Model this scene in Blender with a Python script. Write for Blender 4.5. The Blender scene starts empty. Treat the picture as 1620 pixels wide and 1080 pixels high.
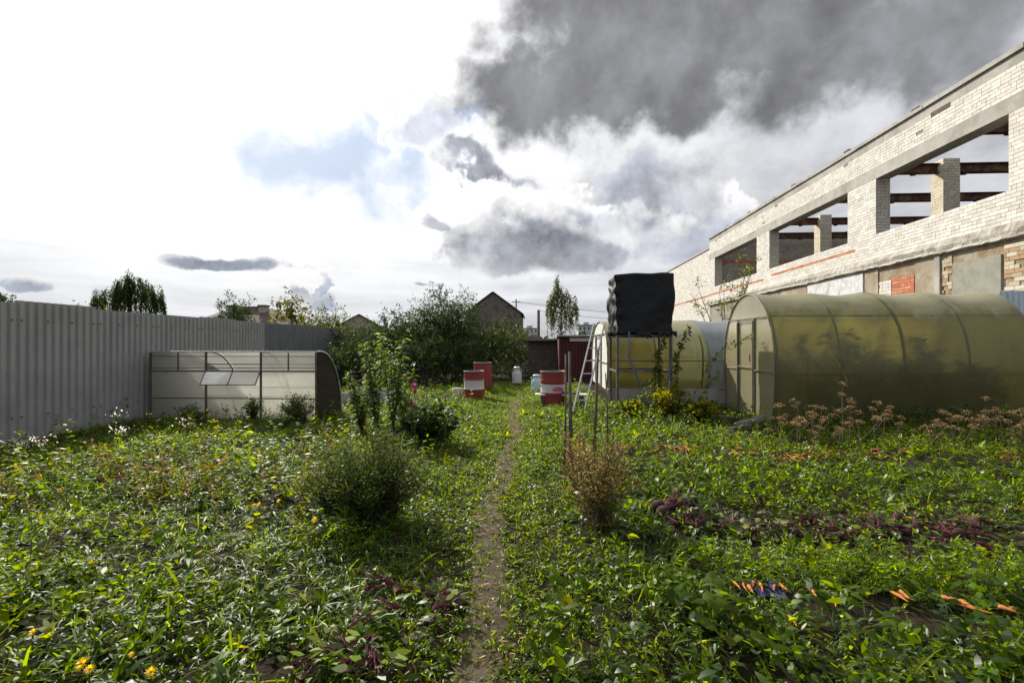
import bpy, bmesh, math, random
import numpy as np
from mathutils import Vector, Matrix, noise as mnoise

# ------------------------------------------------------------------ camera, sky, sun, exposure
S = bpy.context.scene
COL = S.collection
R = math.radians
CAM_H = 1.3
YAW = math.atan(40 / 765)
cam_d = bpy.data.cameras.new('camera')
cam = bpy.data.objects.new('camera', cam_d)
COL.objects.link(cam)
cam_d.lens = 17.0
cam_d.sensor_width = 36.0
cam_d.shift_y = 5 / 1620
cam_d.clip_start = 0.05
cam_d.clip_end = 3000
cam.location = (0, 0, CAM_H)
cam.rotation_euler = (R(90), 0, YAW)
S.camera = cam

SUN_EL = R(34)
SUN_AZ = -R(34.6)                       # measured from +Y towards +X
SUN_DIR = Vector((math.sin(SUN_AZ) * math.cos(SUN_EL), math.cos(SUN_AZ) * math.cos(SUN_EL), math.sin(SUN_EL)))
sun_d = bpy.data.lights.new('sun', 'SUN')
sun_d.energy = 5.0
sun_d.angle = R(0.6)
sun_d.color = (1.0, 0.93, 0.80)
sun = bpy.data.objects.new('sun', sun_d)
COL.objects.link(sun)
sun.rotation_euler = SUN_DIR.to_track_quat('Z', 'Y').to_euler()
sun.location = (-10, 14, 14)

S.view_settings.view_transform = 'Standard'
S.view_settings.look = 'None'
S.view_settings.exposure = 0.4
S.view_settings.gamma = 1.0
S.view_settings.use_curve_mapping = False
S.render.engine = 'CYCLES'
S.cycles.use_denoising = True
S.cycles.max_bounces = 8
S.cycles.diffuse_bounces = 3
S.cycles.glossy_bounces = 3
S.cycles.transmission_bounces = 6
S.cycles.transparent_max_bounces = 12
S.cycles.caustics_reflective = False
S.cycles.caustics_refractive = False
S.cycles.sample_clamp_indirect = 6


class E:
    """A node socket with arithmetic."""
    tree = None

    def __init__(self, s):
        self.s = s

    @staticmethod
    def m(op, *a, clamp=False):
        n = E.tree.nodes.new('ShaderNodeMath')
        n.operation = op
        n.use_clamp = clamp
        for i, v in enumerate(a):
            if isinstance(v, E):
                E.tree.links.new(v.s, n.inputs[i])
            else:
                n.inputs[i].default_value = v
        return E(n.outputs[0])

    def __add__(s, o): return E.m('ADD', s, o)
    __radd__ = __add__
    def __sub__(s, o): return E.m('SUBTRACT', s, o)
    def __rsub__(s, o): return E.m('SUBTRACT', o, s)
    def __mul__(s, o): return E.m('MULTIPLY', s, o)
    __rmul__ = __mul__
    def __truediv__(s, o): return E.m('DIVIDE', s, o)


def smooth(x, a, b):
    n = E.tree.nodes.new('ShaderNodeMapRange')
    n.interpolation_type = 'SMOOTHSTEP'
    E.tree.links.new(x.s, n.inputs[0])
    n.inputs[1].default_value = a
    n.inputs[2].default_value = b
    return E(n.outputs[0])


def mixc(f, a, b):
    n = E.tree.nodes.new('ShaderNodeMix')
    n.data_type = 'RGBA'
    for v, i in ((f, 0), (a, 6), (b, 7)):
        if isinstance(v, E):
            E.tree.links.new(v.s, n.inputs[i])
        else:
            n.inputs[i].default_value = v if i == 0 else (v[0], v[1], v[2], 1)
    return E(n.outputs[2])


def noise_tex(vec, scale, detail=5, rough=0.55, dist=0.0):
    n = E.tree.nodes.new('ShaderNodeTexNoise')
    n.inputs['Scale'].default_value = scale
    n.inputs['Detail'].default_value = detail
    n.inputs['Roughness'].default_value = rough
    n.inputs['Distortion'].default_value = dist
    if vec is not None:
        E.tree.links.new(vec.s, n.inputs['Vector'])
    return E(n.outputs[0])


def combine(x, y, z):
    n = E.tree.nodes.new('ShaderNodeCombineXYZ')
    for i, v in enumerate((x, y, z)):
        if isinstance(v, E):
            E.tree.links.new(v.s, n.inputs[i])
        else:
            n.inputs[i].default_value = v
    return E(n.outputs[0])


def build_sky():
    w = bpy.data.worlds.new('World')
    S.world = w
    w.use_nodes = True
    w.cycles.sampling_method = 'MANUAL'
    w.cycles.sample_map_resolution = 256
    t = w.node_tree
    E.tree = t
    bg = t.nodes['Background']
    bg.inputs[1].default_value = 0.1
    sky = t.nodes.new('ShaderNodeTexSky')
    sky.sky_type = 'NISHITA'
    sky.sun_disc = False
    sky.sun_elevation = SUN_EL
    sky.sun_rotation = SUN_AZ
    tc = t.nodes.new('ShaderNodeTexCoord')
    d = E(tc.outputs['Generated'])
    sep = t.nodes.new('ShaderNodeSeparateXYZ')
    t.links.new(d.s, sep.inputs[0])
    x, y, z = (E(sep.outputs[i]) for i in range(3))
    ca, sa = math.cos(YAW), math.sin(YAW)
    # azimuth measured about the garden's long axis, elevation; both in degrees
    az = E.m('ARCTAN2', x * ca + y * sa, y * ca - x * sa) * (180 / math.pi)
    el = E.m('ARCSINE', z) * (180 / math.pi)
    dot = x * SUN_DIR.x + y * SUN_DIR.y + z * SUN_DIR.z
    sang = E.m('ARCCOSINE', E.m('MINIMUM', dot, 0.99999)) * (180 / math.pi)

    def ae(px, py):
        dx, dz = (px - 810) / 765, (545 - py) / 765
        A = math.atan(dx)
        return math.degrees(A), math.degrees(math.atan(dz * math.cos(A)))

    # warp the directions a little so that cloud outlines billow
    wa = noise_tex(d, 7.0, 7, 0.55)
    wb = noise_tex(combine(z + 3.1, x + 1.7, y - 2.2), 7.5, 7, 0.55)
    el0, az0 = el, az
    az = az + (wa - 0.5) * 22.0
    el = el + (wb - 0.5) * 13.0 * smooth(el, 9.0, 20.0) + (wb - 0.5) * 2.2
    # cloud noises: a flat cloud layer seen in perspective and puffs on the sphere
    zz = E.m('MAXIMUM', z, 0.0) + 0.12
    layer = combine(x / zz, y / zz, 0.0)
    n_layer = noise_tex(layer, 1.1, 7, 0.58, 0.2)
    n_puff = noise_tex(d, 4.6, 8, 0.55, 0.0)
    n_fine = noise_tex(d, 11.0, 7, 0.58, 0.0)
    off = t.nodes.new('ShaderNodeVectorMath')
    off.operation = 'ADD'
    off.inputs[1].default_value = (SUN_DIR * 0.035)[:]
    t.links.new(d.s, off.inputs[0])
    n_puff2 = noise_tex(E(off.outputs[0]), 4.6, 8, 0.55, 0.0)
    relief = n_puff - n_puff2                       # >0 : thinner towards the sun
    off2 = t.nodes.new('ShaderNodeVectorMath')
    off2.operation = 'ADD'
    off2.inputs[1].default_value = (SUN_DIR * 0.02)[:]
    t.links.new(d.s, off2.inputs[0])
    relief2 = n_fine - noise_tex(E(off2.outputs[0]), 11.0, 7, 0.58, 0.0)
    wob = (n_puff - 0.5) * 4.6
    wobf = (n_fine - 0.5) * 3.4

    def blob(px, py, rx, ry, soft=0.5, w1=1.0, w2=0.35, tilt=0.0):
        A0, E0 = ae(px, py)
        A1, _ = ae(px + rx, py)
        _, E1 = ae(px, py - ry)
        da = (az - A0) * (1 / max(abs(A1 - A0), .1))
        de = (el - E0) * (1 / max(abs(E1 - E0), .1))
        if tilt:
            c, s_ = math.cos(tilt), math.sin(tilt)
            da, de = da * c + de * s_, de * c - da * s_
        r = E.m('SQRT', da * da + de * de) + wob * w1 + wobf * w2
        return 1.0 - smooth(r, 1 - soft, 1 + soft)

    glow = E.m('POWER', 2.718, 0.0 - (sang * (1 / 38.0)) * (sang * (1 / 38.0)))
    base = 0.62 + glow * 0.9
    # general grey structure of the layer, softened close to the sun
    tex = smooth(n_layer, 0.36, 0.72)
    lum = base * (1.0 - tex * 0.38 * (1.0 - glow * 0.85)) + relief * 0.5 + relief2 * 0.25 * (1.0 - glow)
    white = mixc(glow, (0.95, 0.97, 1.03), (1.0, 0.995, 0.975))

    def tint(lumv, colv):
        n = t.nodes.new('ShaderNodeVectorMath')
        n.operation = 'SCALE'
        if isinstance(colv, E):
            t.links.new(colv.s, n.inputs[0])
        else:
            n.inputs[0].default_value = colv
        t.links.new((lumv * 8.6).s, n.inputs[3])
        return E(n.outputs[0])

    c = tint(lum, white)
    # holes of blue sky; the air itself whitens towards the sun
    clear = t.nodes.new('ShaderNodeVectorMath')
    clear.operation = 'SCALE'
    t.links.new(sky.outputs[0], clear.inputs[0])
    clear.inputs[3].default_value = 0.55
    skyv = mixc(0.72, E(clear.outputs[0]), (3.4, 4.6, 6.6))
    hole = blob(545, 262, 105, 66, 0.75, 0.5, 0.25, -0.35) * 0.85
    hole = E.m('MAXIMUM', hole, blob(385, 180, 190, 42, 0.9, 0.6, 0.25, -0.42) * 0.5)
    hole = E.m('MAXIMUM', hole, blob(600, 205, 40, 50, 0.5, 0.5, 0.3) * 0.7)
    hole = E.m('MAXIMUM', hole, blob(712, 195, 34, 16, 0.6, 0.6, 0.4) * 0.8)
    hole = E.m('MAXIMUM', hole, blob(20, 270, 60, 8, 0.6, 0.4, 0.3) * 0.2)
    back = smooth(n_layer, 0.52, 0.40) * smooth(sang, 75, 100)
    hole = E.m('MAXIMUM', hole, back * 0.75)
    c = mixc(hole, c, skyv)

    def cumulus(px, py, rx, ry, dk, br, k=0.95, w1=0.8, w2=0.35, edge=0.22, flat=0.55, tilt=0.0, tintc=(0.89, 0.945, 1.11), deep=(0.05, 0.75), lit=0.30):
        """A heap cloud: sunlit rim and heads, grey belly with a flatter base."""
        nonlocal c
        A0, E0 = ae(px, py)
        A1, _ = ae(px + rx, py)
        _, E1 = ae(px, py - ry)
        da = (az - A0) * (1 / max(abs(A1 - A0), .1))
        de = (el - E0) * (1 / max(abs(E1 - E0), .1))
        if tilt:
            cc_, ss_ = math.cos(tilt), math.sin(tilt)
            da, de = da * cc_ + de * ss_, de * cc_ - da * ss_
        dl = E.m('MINIMUM', de, 0.0)
        du = E.m('MAXIMUM', de, 0.0)
        r = E.m('SQRT', da * da + du * du + dl * dl * (1 / flat ** 2))
        dens = 1.0 - r + wob * w1 + wobf * w2
        mask = smooth(dens, 0.0, edge)
        sh = smooth(dens - de * lit + da * lit * 0.5 - relief * 3.0, deep[0], deep[1])
        l = br + (dk - br) * sh + relief2 * 0.9 + wobf * 0.03
        c = mixc(mask * k, c, tint(l, mixc(sh, (1.0, 1.0, 1.0), tintc)))

    cumulus(660, 205, 75, 85, 0.62, 0.98, 0.8, 0.9, 0.5, 0.2, 0.8)
    cumulus(1090, 375, 120, 75, 0.50, 0.84, 0.9, 0.8, 0.5, 0.18, 0.8)
    cumulus(1010, 300, 150, 85, 0.36, 0.72, 0.85, 0.75, 0.35, 0.5, 0.9, 0.2, deep=(0.1, 1.0))
    cumulus(900, 345, 90, 55, 0.45, 0.93, 0.95, 0.8, 0.45, 0.15, 0.9)
    cumulus(840, 386, 205, 66, 0.24, 0.74, 0.95, 0.8, 0.45, 0.35, 0.75)
    cumulus(722, 256, 95, 34, 0.30, 0.85, 0.9, 0.25, 0.35, 0.4, 0.7)
    cumulus(690, 350, 50, 16, 0.40, 0.80, 0.7, 0.6, 0.4, 0.4, 0.7)
    # hazy brighter band along the horizon with thin streaks
    strk = noise_tex(combine(az0 * 0.03, el0 * 0.40 + (wb - 0.5) * 0.8, 1.7), 1.0, 5, 0.55, 0.0)
    hz = 1.0 - smooth(el, 2.0, 15.0)
    sl = (0.54 + glow * 0.27) + (strk - 0.5) * 1.15 * (1.0 - glow * 0.3)
    c = mixc(hz * 0.8, c, tint(sl, mixc(glow, (0.94, 0.97, 1.05), (1.0, 0.99, 0.97))))
    blue = (0.86, 0.96, 1.18)
    cumulus(350, 417, 122, 18, 0.30, 0.66, 0.92, 0.42, 0.40, 0.3, 0.7, -0.07, blue, (-0.1, 0.4), 0.1)
    cumulus(505, 455, 14, 24, 0.45, 0.62, 0.85, 0.5, 0.4, 0.3, 1.0, 0.0, blue)
    cumulus(525, 478, 30, 16, 0.45, 0.62, 0.85, 0.5, 0.4, 0.3, 1.0, 0.0, blue)
    cumulus(30, 452, 48, 13, 0.42, 0.7, 0.85, 0.4, 0.4, 0.4, 0.6, 0.0, blue)
    cumulus(150, 458, 50, 14, 0.48, 0.75, 0.75, 0.4, 0.4, 0.4, 0.6, 0.0, blue)
    cumulus(700, 451, 36, 8, 0.36, 0.6, 0.75, 0.4, 0.4, 0.4, 0.6, 0.0, blue)
    # the heavy grey deck: reaches from above the garden over the building
    deck = E.m('MAXIMUM', blob(1160, -60, 640, 245, 0.20, 0.22, 0.10), blob(950, 135, 280, 92, 0.32, 0.28, 0.14))
    deck = E.m('MAXIMUM', deck, blob(1330, 110, 300, 105, 0.40, 0.30, 0.14))
    dl = 0.18 + 0.13 * smooth(n_puff, 0.36, 0.70) + 0.20 * smooth(az, 34.0, 52.0) + 0.15 * (1.0 - deck) + relief * 0.3 + relief2 * 0.12
    c = mixc(deck * 0.97, c, tint(dl, (0.99, 1.0, 1.07)))
    t.links.new(c.s, bg.inputs[0])


build_sky()

# ------------------------------------------------------------------ helpers
rng = np.random.default_rng(7)
random.seed(7)
FWD = Vector((-math.sin(YAW), math.cos(YAW), 0))
RGT = Vector((math.cos(YAW), math.sin(YAW), 0))


def P(px, py, d):
    """World point at a distance d along the garden seen in the photograph's direction."""
    v = d * (FWD + RGT * ((px - 810) / 765))
    return Vector((v.x, v.y, CAM_H + d * (545 - py) / 765))


def G(px, py):
    return P(px, py, CAM_H * 765 / (py - 545))


def tag(o, label=None, cat=None, group=None, kind=None):
    if label: o['label'] = label
    if cat: o['category'] = cat
    if group: o['group'] = group
    if kind: o['kind'] = kind
    return o


def empty(name, loc, rz=0.0, label=None, cat=None, group=None):
    o = bpy.data.objects.new(name, None)
    COL.objects.link(o)
    o.location = loc
    o.rotation_euler = (0, 0, rz)
    o.empty_display_size = 0.1
    return tag(o, label, cat, group)


def copy_tree(o, parent=None):
    c = o.copy()
    COL.objects.link(c)
    c.parent = parent
    for ch in list(o.children):
        copy_tree(ch, c)
    return c


def link_mesh(name, me, mat, parent=None):
    me.materials.append(mat)
    o = bpy.data.objects.new(name, me)
    COL.objects.link(o)
    if parent:
        o.parent = parent
    return o


class MB:
    def __init__(self):
        self.v, self.f, self.c = [], [], []

    def add(self, vs, fs, col=None):
        n = len(self.v)
        self.v += [tuple(p) for p in vs]
        self.f += [tuple(i + n for i in f) for f in fs]
        if col is not None:
            self.c += [col] * len(vs)
        return self

    def box(self, a, b, col=None):
        x0, y0, z0 = a
        x1, y1, z1 = b
        return self.add([(x0, y0, z0), (x1, y0, z0), (x1, y1, z0), (x0, y1, z0), (x0, y0, z1), (x1, y0, z1), (x1, y1, z1), (x0, y1, z1)],
                        [(0, 3, 2, 1), (4, 5, 6, 7), (0, 1, 5, 4), (1, 2, 6, 5), (2, 3, 7, 6), (3, 0, 4, 7)], col)

    def tube(self, pts, r, n=6, r2=None, cap=True):
        pts = [Vector(p) for p in pts]
        base = len(self.v)
        k = len(pts)
        for i, p in enumerate(pts):
            t = (pts[min(i + 1, k - 1)] - pts[max(i - 1, 0)]).normalized()
            a = t.cross(Vector((0, 0, 1)) if abs(t.z) < 0.9 else Vector((1, 0, 0))).normalized()
            b = t.cross(a)
            rr = r if r2 is None else r + (r2 - r) * i / max(k - 1, 1)
            for j in range(n):
                q = 2 * math.pi * j / n
                self.v.append(tuple(p + a * (rr * math.cos(q)) + b * (rr * math.sin(q))))
        for i in range(k - 1):
            for j in range(n):
                j2 = (j + 1) % n
                self.f.append((base + i * n + j, base + i * n + j2, base + (i + 1) * n + j2, base + (i + 1) * n + j))
        if cap:
            self.f.append(tuple(base + j for j in reversed(range(n))))
            self.f.append(tuple(base + (k - 1) * n + j for j in range(n)))
        return self

    def bar(self, a, b, w, h=None):
        """Rectangular bar from a to b."""
        h = h or w
        a, b = Vector(a), Vector(b)
        t = (b - a).normalized()
        u = t.cross(Vector((0, 0, 1)) if abs(t.z) < 0.9 else Vector((1, 0, 0))).normalized()
        q = u.cross(t)
        vs = []
        for p in (a, b):
            for su, sq in ((-1, -1), (1, -1), (1, 1), (-1, 1)):
                vs.append(p + u * (su * w / 2) + q * (sq * h / 2))
        return self.add(vs, [(3, 2, 1, 0), (4, 5, 6, 7), (0, 1, 5, 4), (1, 2, 6, 5), (2, 3, 7, 6), (3, 0, 4, 7)])

    def lathe(self, prof, n=16, c=(0, 0, 0)):
        base = len(self.v)
        for r, z in prof:
            for j in range(n):
                q = 2 * math.pi * j / n
                self.v.append((c[0] + r * math.cos(q), c[1] + r * math.sin(q), c[2] + z))
        for i in range(len(prof) - 1):
            for j in range(n):
                j2 = (j + 1) % n
                self.f.append((base + i * n + j, base + i * n + j2, base + (i + 1) * n + j2, base + (i + 1) * n + j))
        return self

    def mesh(self, name, smooth=False):
        me = bpy.data.meshes.new(name)
        me.from_pydata(self.v, [], self.f)
        if self.c:
            at = me.color_attributes.new('Col', 'FLOAT_COLOR', 'POINT')
            at.data.foreach_set('color', np.array([(c[0], c[1], c[2], 1) for c in self.c], dtype=np.float32).ravel())
        if smooth:
            me.shade_smooth()
        me.update()
        return me

    def build(self, name, mat, parent=None, smooth=False):
        return link_mesh(name, self.mesh(name, smooth), mat, parent)


# ------------------------------------------------------------------ materials
def new_mat(name):
    m = bpy.data.materials.new(name)
    m.use_nodes = True
    E.tree = m.node_tree
    return m, m.node_tree, m.node_tree.nodes['Principled BSDF']


def coords(t, kind='Object'):
    n = t.nodes.new('ShaderNodeTexCoord')
    return E(n.outputs[kind])


def bump(t, h, strength, dist=0.02):
    n = t.nodes.new('ShaderNodeBump')
    n.inputs['Strength'].default_value = strength
    n.inputs['Distance'].default_value = dist
    t.links.new(h.s, n.inputs['Height'])
    return n.outputs[0]


def mat_rough(name, c1, c2, scale=6, rough=0.85, bump_s=0.3, c3=None, s3=1.2, metal=0.0, spec=0.3, detail=6, lo=.35, hi=.65, dist=.02):
    """Two-tone noisy surface with fine relief and optional large stains."""
    m, t, b = new_mat(name)
    co = coords(t)
    n1 = noise_tex(co, scale, detail, 0.6)
    c = mixc(smooth(n1, lo, hi), c1, c2)
    if c3:
        n3 = noise_tex(co, s3, 5, 0.6, 0.4)
        c = mixc(smooth(n3, .48, .66), c, c3)
    t.links.new(c.s, b.inputs['Base Color'])
    b.inputs['Roughness'].default_value = rough
    b.inputs['Metallic'].default_value = metal
    b.inputs['Specular IOR Level'].default_value = spec
    if bump_s:
        n2 = noise_tex(co, scale * 4, 6, 0.65)
        t.links.new(bump(t, n2, bump_s, dist), b.inputs['Normal'])
    return m


def mat_leaf(name, gloss=0.045, trans=0.58, boost=1.0):
    """Leaf: per-leaf colour, light passing through from behind, faint waxy sheen."""
    m = bpy.data.materials.new(name)
    m.use_nodes = True
    t = m.node_tree
    E.tree = t
    t.nodes.remove(t.nodes['Principled BSDF'])
    out = t.nodes['Material Output']
    at = t.nodes.new('ShaderNodeAttribute')
    at.attribute_name = 'Col'
    col = E(at.outputs['Color'])
    df = t.nodes.new('ShaderNodeBsdfDiffuse')
    t.links.new(col.s, df.inputs[0])
    tr = t.nodes.new('ShaderNodeBsdfTranslucent')
    hs = t.nodes.new('ShaderNodeHueSaturation')
    hs.inputs['Hue'].default_value = 0.478
    hs.inputs['Saturation'].default_value = 1.2
    hs.inputs['Value'].default_value = 2.75 * boost
    t.links.new(col.s, hs.inputs['Color'])
    t.links.new(hs.outputs[0], tr.inputs[0])
    mx = t.nodes.new('ShaderNodeMixShader')
    mx.inputs[0].default_value = trans
    t.links.new(df.outputs[0], mx.inputs[1])
    t.links.new(tr.outputs[0], mx.inputs[2])
    gl = t.nodes.new('ShaderNodeBsdfGlossy')
    gl.inputs['Roughness'].default_value = 0.45
    gl.inputs[0].default_value = (0.8, 0.85, 0.8, 1)
    fr = t.nodes.new('ShaderNodeFresnel')
    fr.inputs[0].default_value = 1.35
    mg = t.nodes.new('ShaderNodeMixShader')
    t.links.new((E(fr.outputs[0]) * gloss).s, mg.inputs[0])
    t.links.new(mx.outputs[0], mg.inputs[1])
    t.links.new(gl.outputs[0], mg.inputs[2])
    t.links.new(mg.outputs[0], out.inputs['Surface'])
    return m


def mat_sheet(name, col, tcol, f_trans, f_diff, gloss_r=0.25, gloss=0.10, dirt=(0.1, 0.09, 0.04), dirt_amt=0.5, flutes='Z', refr=0.0, dscale=1.6, fl_amt=0.3, dust_sun=0.0, dust_sun_c=(.46, .43, .29)):
    """Twin-wall polycarbonate: part clear, part scattering, with dirt, a dusty top painted sunlit and fine flutes."""
    m = bpy.data.materials.new(name)
    m.use_nodes = True
    t = m.node_tree
    E.tree = t
    t.nodes.remove(t.nodes['Principled BSDF'])
    out = t.nodes['Material Output']
    co = coords(t)
    sep = t.nodes.new('ShaderNodeSeparateXYZ')
    t.links.new(co.s, sep.inputs[0])
    ax = {'X': 0, 'Y': 1, 'Z': 2}[flutes]
    fl = E.m('SINE', E(sep.outputs[ax]) * (2 * math.pi / 0.022))
    n1 = noise_tex(co, dscale, 7, 0.62, 0.5)
    sc = [2.0, 2.0, 2.0]
    sc[ax] = 14.0
    mp = t.nodes.new('ShaderNodeMapping')
    mp.inputs['Scale'].default_value = sc
    t.links.new(co.s, mp.inputs[0])
    n2 = noise_tex(E(mp.outputs[0]), 1.0, 5, 0.6)
    dm = smooth(n1 * 0.6 + n2 * 0.4, 0.42, 0.66) * dirt_amt
    c = mixc(dm, col, dirt)
    top = None
    if dust_sun:
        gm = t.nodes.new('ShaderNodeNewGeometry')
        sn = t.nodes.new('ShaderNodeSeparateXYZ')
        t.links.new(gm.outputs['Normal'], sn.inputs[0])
        top = smooth(E.m('ABSOLUTE', E(sn.outputs[2])) + (n1 - 0.5) * 0.9 + (n2 - 0.5) * 0.5, 0.45, 0.85) * dust_sun  # dusty top, lightened further to paint in the sun and sky on it
        c = mixc(top, c, dust_sun_c)
    nrm = bump(t, fl, fl_amt, 0.003)
    df = t.nodes.new('ShaderNodeBsdfDiffuse')
    t.links.new(c.s, df.inputs[0])
    tl = t.nodes.new('ShaderNodeBsdfTranslucent')
    t.links.new(mixc(dm * 0.7, tcol, dirt).s, tl.inputs[0])
    tp = t.nodes.new('ShaderNodeBsdfTransparent')
    tp.inputs[0].default_value = (*tcol, 1)
    gl = t.nodes.new('ShaderNodeBsdfGlossy')
    gl.inputs['Roughness'].default_value = gloss_r
    t.links.new(nrm, gl.inputs['Normal'])
    a = t.nodes.new('ShaderNodeMixShader')
    a.inputs[0].default_value = f_diff
    t.links.new(tl.outputs[0], a.inputs[1])
    t.links.new(df.outputs[0], a.inputs[2])
    see = tp.outputs[0]
    if refr > 0:
        rf = t.nodes.new('ShaderNodeBsdfRefraction')
        rf.inputs['Roughness'].default_value = 0.55
        rf.inputs['IOR'].default_value = 1.08
        rf.inputs[0].default_value = (*tcol, 1)
        q = t.nodes.new('ShaderNodeMixShader')
        q.inputs[0].default_value = refr
        t.links.new(tp.outputs[0], q.inputs[1])
        t.links.new(rf.outputs[0], q.inputs[2])
        see = q.outputs[0]
    b = t.nodes.new('ShaderNodeMixShader')
    ft = f_trans * (1.0 - dm * 0.6)
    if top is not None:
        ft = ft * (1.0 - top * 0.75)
    t.links.new(ft.s, b.inputs[0])
    t.links.new(a.outputs[0], b.inputs[1])
    t.links.new(see, b.inputs[2])
    fr = t.nodes.new('ShaderNodeFresnel')
    fr.inputs[0].default_value = 1.45
    g = t.nodes.new('ShaderNodeMixShader')
    t.links.new((E(fr.outputs[0]) * (gloss * 6) + gloss * 0.2).s, g.inputs[0])
    t.links.new(b.outputs[0], g.inputs[1])
    t.links.new(gl.outputs[0], g.inputs[2])
    t.links.new(g.outputs[0], out.inputs['Surface'])
    return m


def mat_attr(name, rough=0.9, bscale=40, bs=0.25, spec=0.2, stain=None, stain_c=(.3, .27, .22)):
    """Colour from each piece, with grain and blotches on top."""
    m, t, b = new_mat(name)
    at = t.nodes.new('ShaderNodeAttribute')
    at.attribute_name = 'Col'
    co = coords(t)
    n = noise_tex(co, bscale * 0.25, 6, 0.65)
    c = E(at.outputs['Color'])
    mul = t.nodes.new('ShaderNodeVectorMath')
    mul.operation = 'SCALE'
    t.links.new(c.s, mul.inputs[0])
    t.links.new((0.78 + n * 0.44).s, mul.inputs[3])
    c = E(mul.outputs[0])
    if stain:
        ns = noise_tex(co, stain, 6, 0.62, 0.6)
        c = mixc(smooth(ns, .55, .75) * 0.55, c, stain_c)
    t.links.new(c.s, b.inputs['Base Color'])
    b.inputs['Roughness'].default_value = rough
    b.inputs['Specular IOR Level'].default_value = spec
    t.links.new(bump(t, noise_tex(co, bscale, 5, 0.6), bs, 0.01), b.inputs['Normal'])
    return m


M = {}
M['leaf'] = mat_leaf('leaf')
M['leaf_far'] = mat_leaf('leaf_far', 0.04, 0.32)
M['brick'] = mat_attr('silicate_brick', stain=0.9, stain_c=(.60, .57, .50))
M['mortar'] = mat_rough('mortar', (.24, .225, .20), (.31, .29, .26), 9, .95, .4)
M['concrete'] = mat_rough('concrete', (.38, .365, .33), (.46, .44, .40), 3, .9, .35, (.31, .295, .265), .9)
M['concrete_old'] = mat_rough('old_concrete', (.45, .43, .38), (.55, .53, .475), 5, .95, .5, (.34, .31, .26), 1.6, dist=.05)
M['plaster_brown'] = mat_rough('brown_plaster', (.24, .175, .105), (.34, .27, .18), 4, .95, .6, (.40, .36, .28), 1.1, dist=.04)
M['plaster_grey'] = mat_rough('grey_plaster', (.27, .265, .22), (.33, .325, .275), 4, .95, .4)
M['plaster_white'] = mat_rough('white_plaster', (.55, .56, .58), (.72, .72, .72), 6, .9, .4, (.45, .43, .40), 2.0)
M['plaster_tan'] = mat_rough('tan_plaster', (.30, .24, .165), (.37, .32, .24), 3, .95, .3, (.45, .42, .36), 1.4)
M['rust'] = mat_rough('rusty_beam', (.055, .022, .016), (.10, .045, .025), 7, .85, .4, (.16, .10, .05), 2.5)
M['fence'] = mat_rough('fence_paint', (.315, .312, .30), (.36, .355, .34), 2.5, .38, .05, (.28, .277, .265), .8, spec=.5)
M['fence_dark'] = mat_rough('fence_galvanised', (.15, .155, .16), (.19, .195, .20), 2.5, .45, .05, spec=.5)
M['fence_blue'] = mat_rough('fence_blue', (.52, .62, .72), (.58, .67, .76), 2.5, .5, .05, spec=.4)
M['steel'] = mat_rough('steel_tube', (.10, .095, .085), (.17, .16, .145), 12, .6, .2, (.14, .08, .045), 4, metal=.3)
M['zinc'] = mat_rough('galvanised_tube', (.34, .33, .30), (.46, .45, .41), 12, .5, .1, metal=.35)
M['rib_metal'] = mat_rough('weathered_rib', (.19, .175, .14), (.26, .24, .19), 12, .6, .1, metal=.2)
M['alu'] = mat_rough('aluminium', (.55, .55, .55), (.66, .66, .66), 10, .4, .1, metal=.7)
M['poly_clear'] = mat_sheet('clear_polycarbonate', (.60, .60, .55), (.86, .86, .81), .50, .22, .22, .10, (.34, .33, .28), .45, 'Z', refr=.55)
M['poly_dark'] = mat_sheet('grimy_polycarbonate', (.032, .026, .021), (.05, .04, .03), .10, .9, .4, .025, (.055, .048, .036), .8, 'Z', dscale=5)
M['poly_yellow'] = mat_sheet('yellowed_polycarbonate', (.33, .305, .13), (.60, .57, .25), .62, .60, .30, .10, (.22, .20, .09), .7, 'X', refr=.72, dscale=2.2, dust_sun=.9, dust_sun_c=(.58, .54, .34))
M['poly_yellow_end'] = mat_sheet('sunlit_yellow_end_sheet', (.60, .545, .30), (.66, .61, .36), .12, .62, .30, .08, (.28, .24, .09), .5, 'Y')  # lighter than the covers: sun on the end is put into its colour
M['poly_grey'] = mat_sheet('blue_grey_polycarbonate', (.36, .39, .43), (.55, .58, .62), .12, .65, .3, .09, (.25, .26, .26), .5, 'X')
M['poly_white'] = mat_rough('white_sheet', (.62, .61, .58), (.72, .71, .68), 5, .6, .1)
M['soil'] = None


def mat_black_film():
    m, t, b = new_mat('black_film')
    co = coords(t)
    n = noise_tex(co, 9, 6, .6, .8)
    b.inputs['Base Color'].default_value = (.007, .007, .0075, 1)
    t.links.new((0.30 + n * 0.25).s, b.inputs['Roughness'])
    b.inputs['Specular IOR Level'].default_value = .28
    t.links.new(bump(t, n, .4, .03), b.inputs['Normal'])
    return m


M['film'] = mat_black_film()


def mat_paint(name, c, rough=.5, rust=(.16, .07, .03), amt=.55):
    m, t, b = new_mat(name)
    co = coords(t)
    n = noise_tex(co, 5, 7, .65, .4)
    t.links.new(mixc(smooth(n, .56, .70) * amt, c, rust).s, b.inputs['Base Color'])
    b.inputs['Roughness'].default_value = rough
    t.links.new(bump(t, n, .1, .01), b.inputs['Normal'])
    return m


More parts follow.
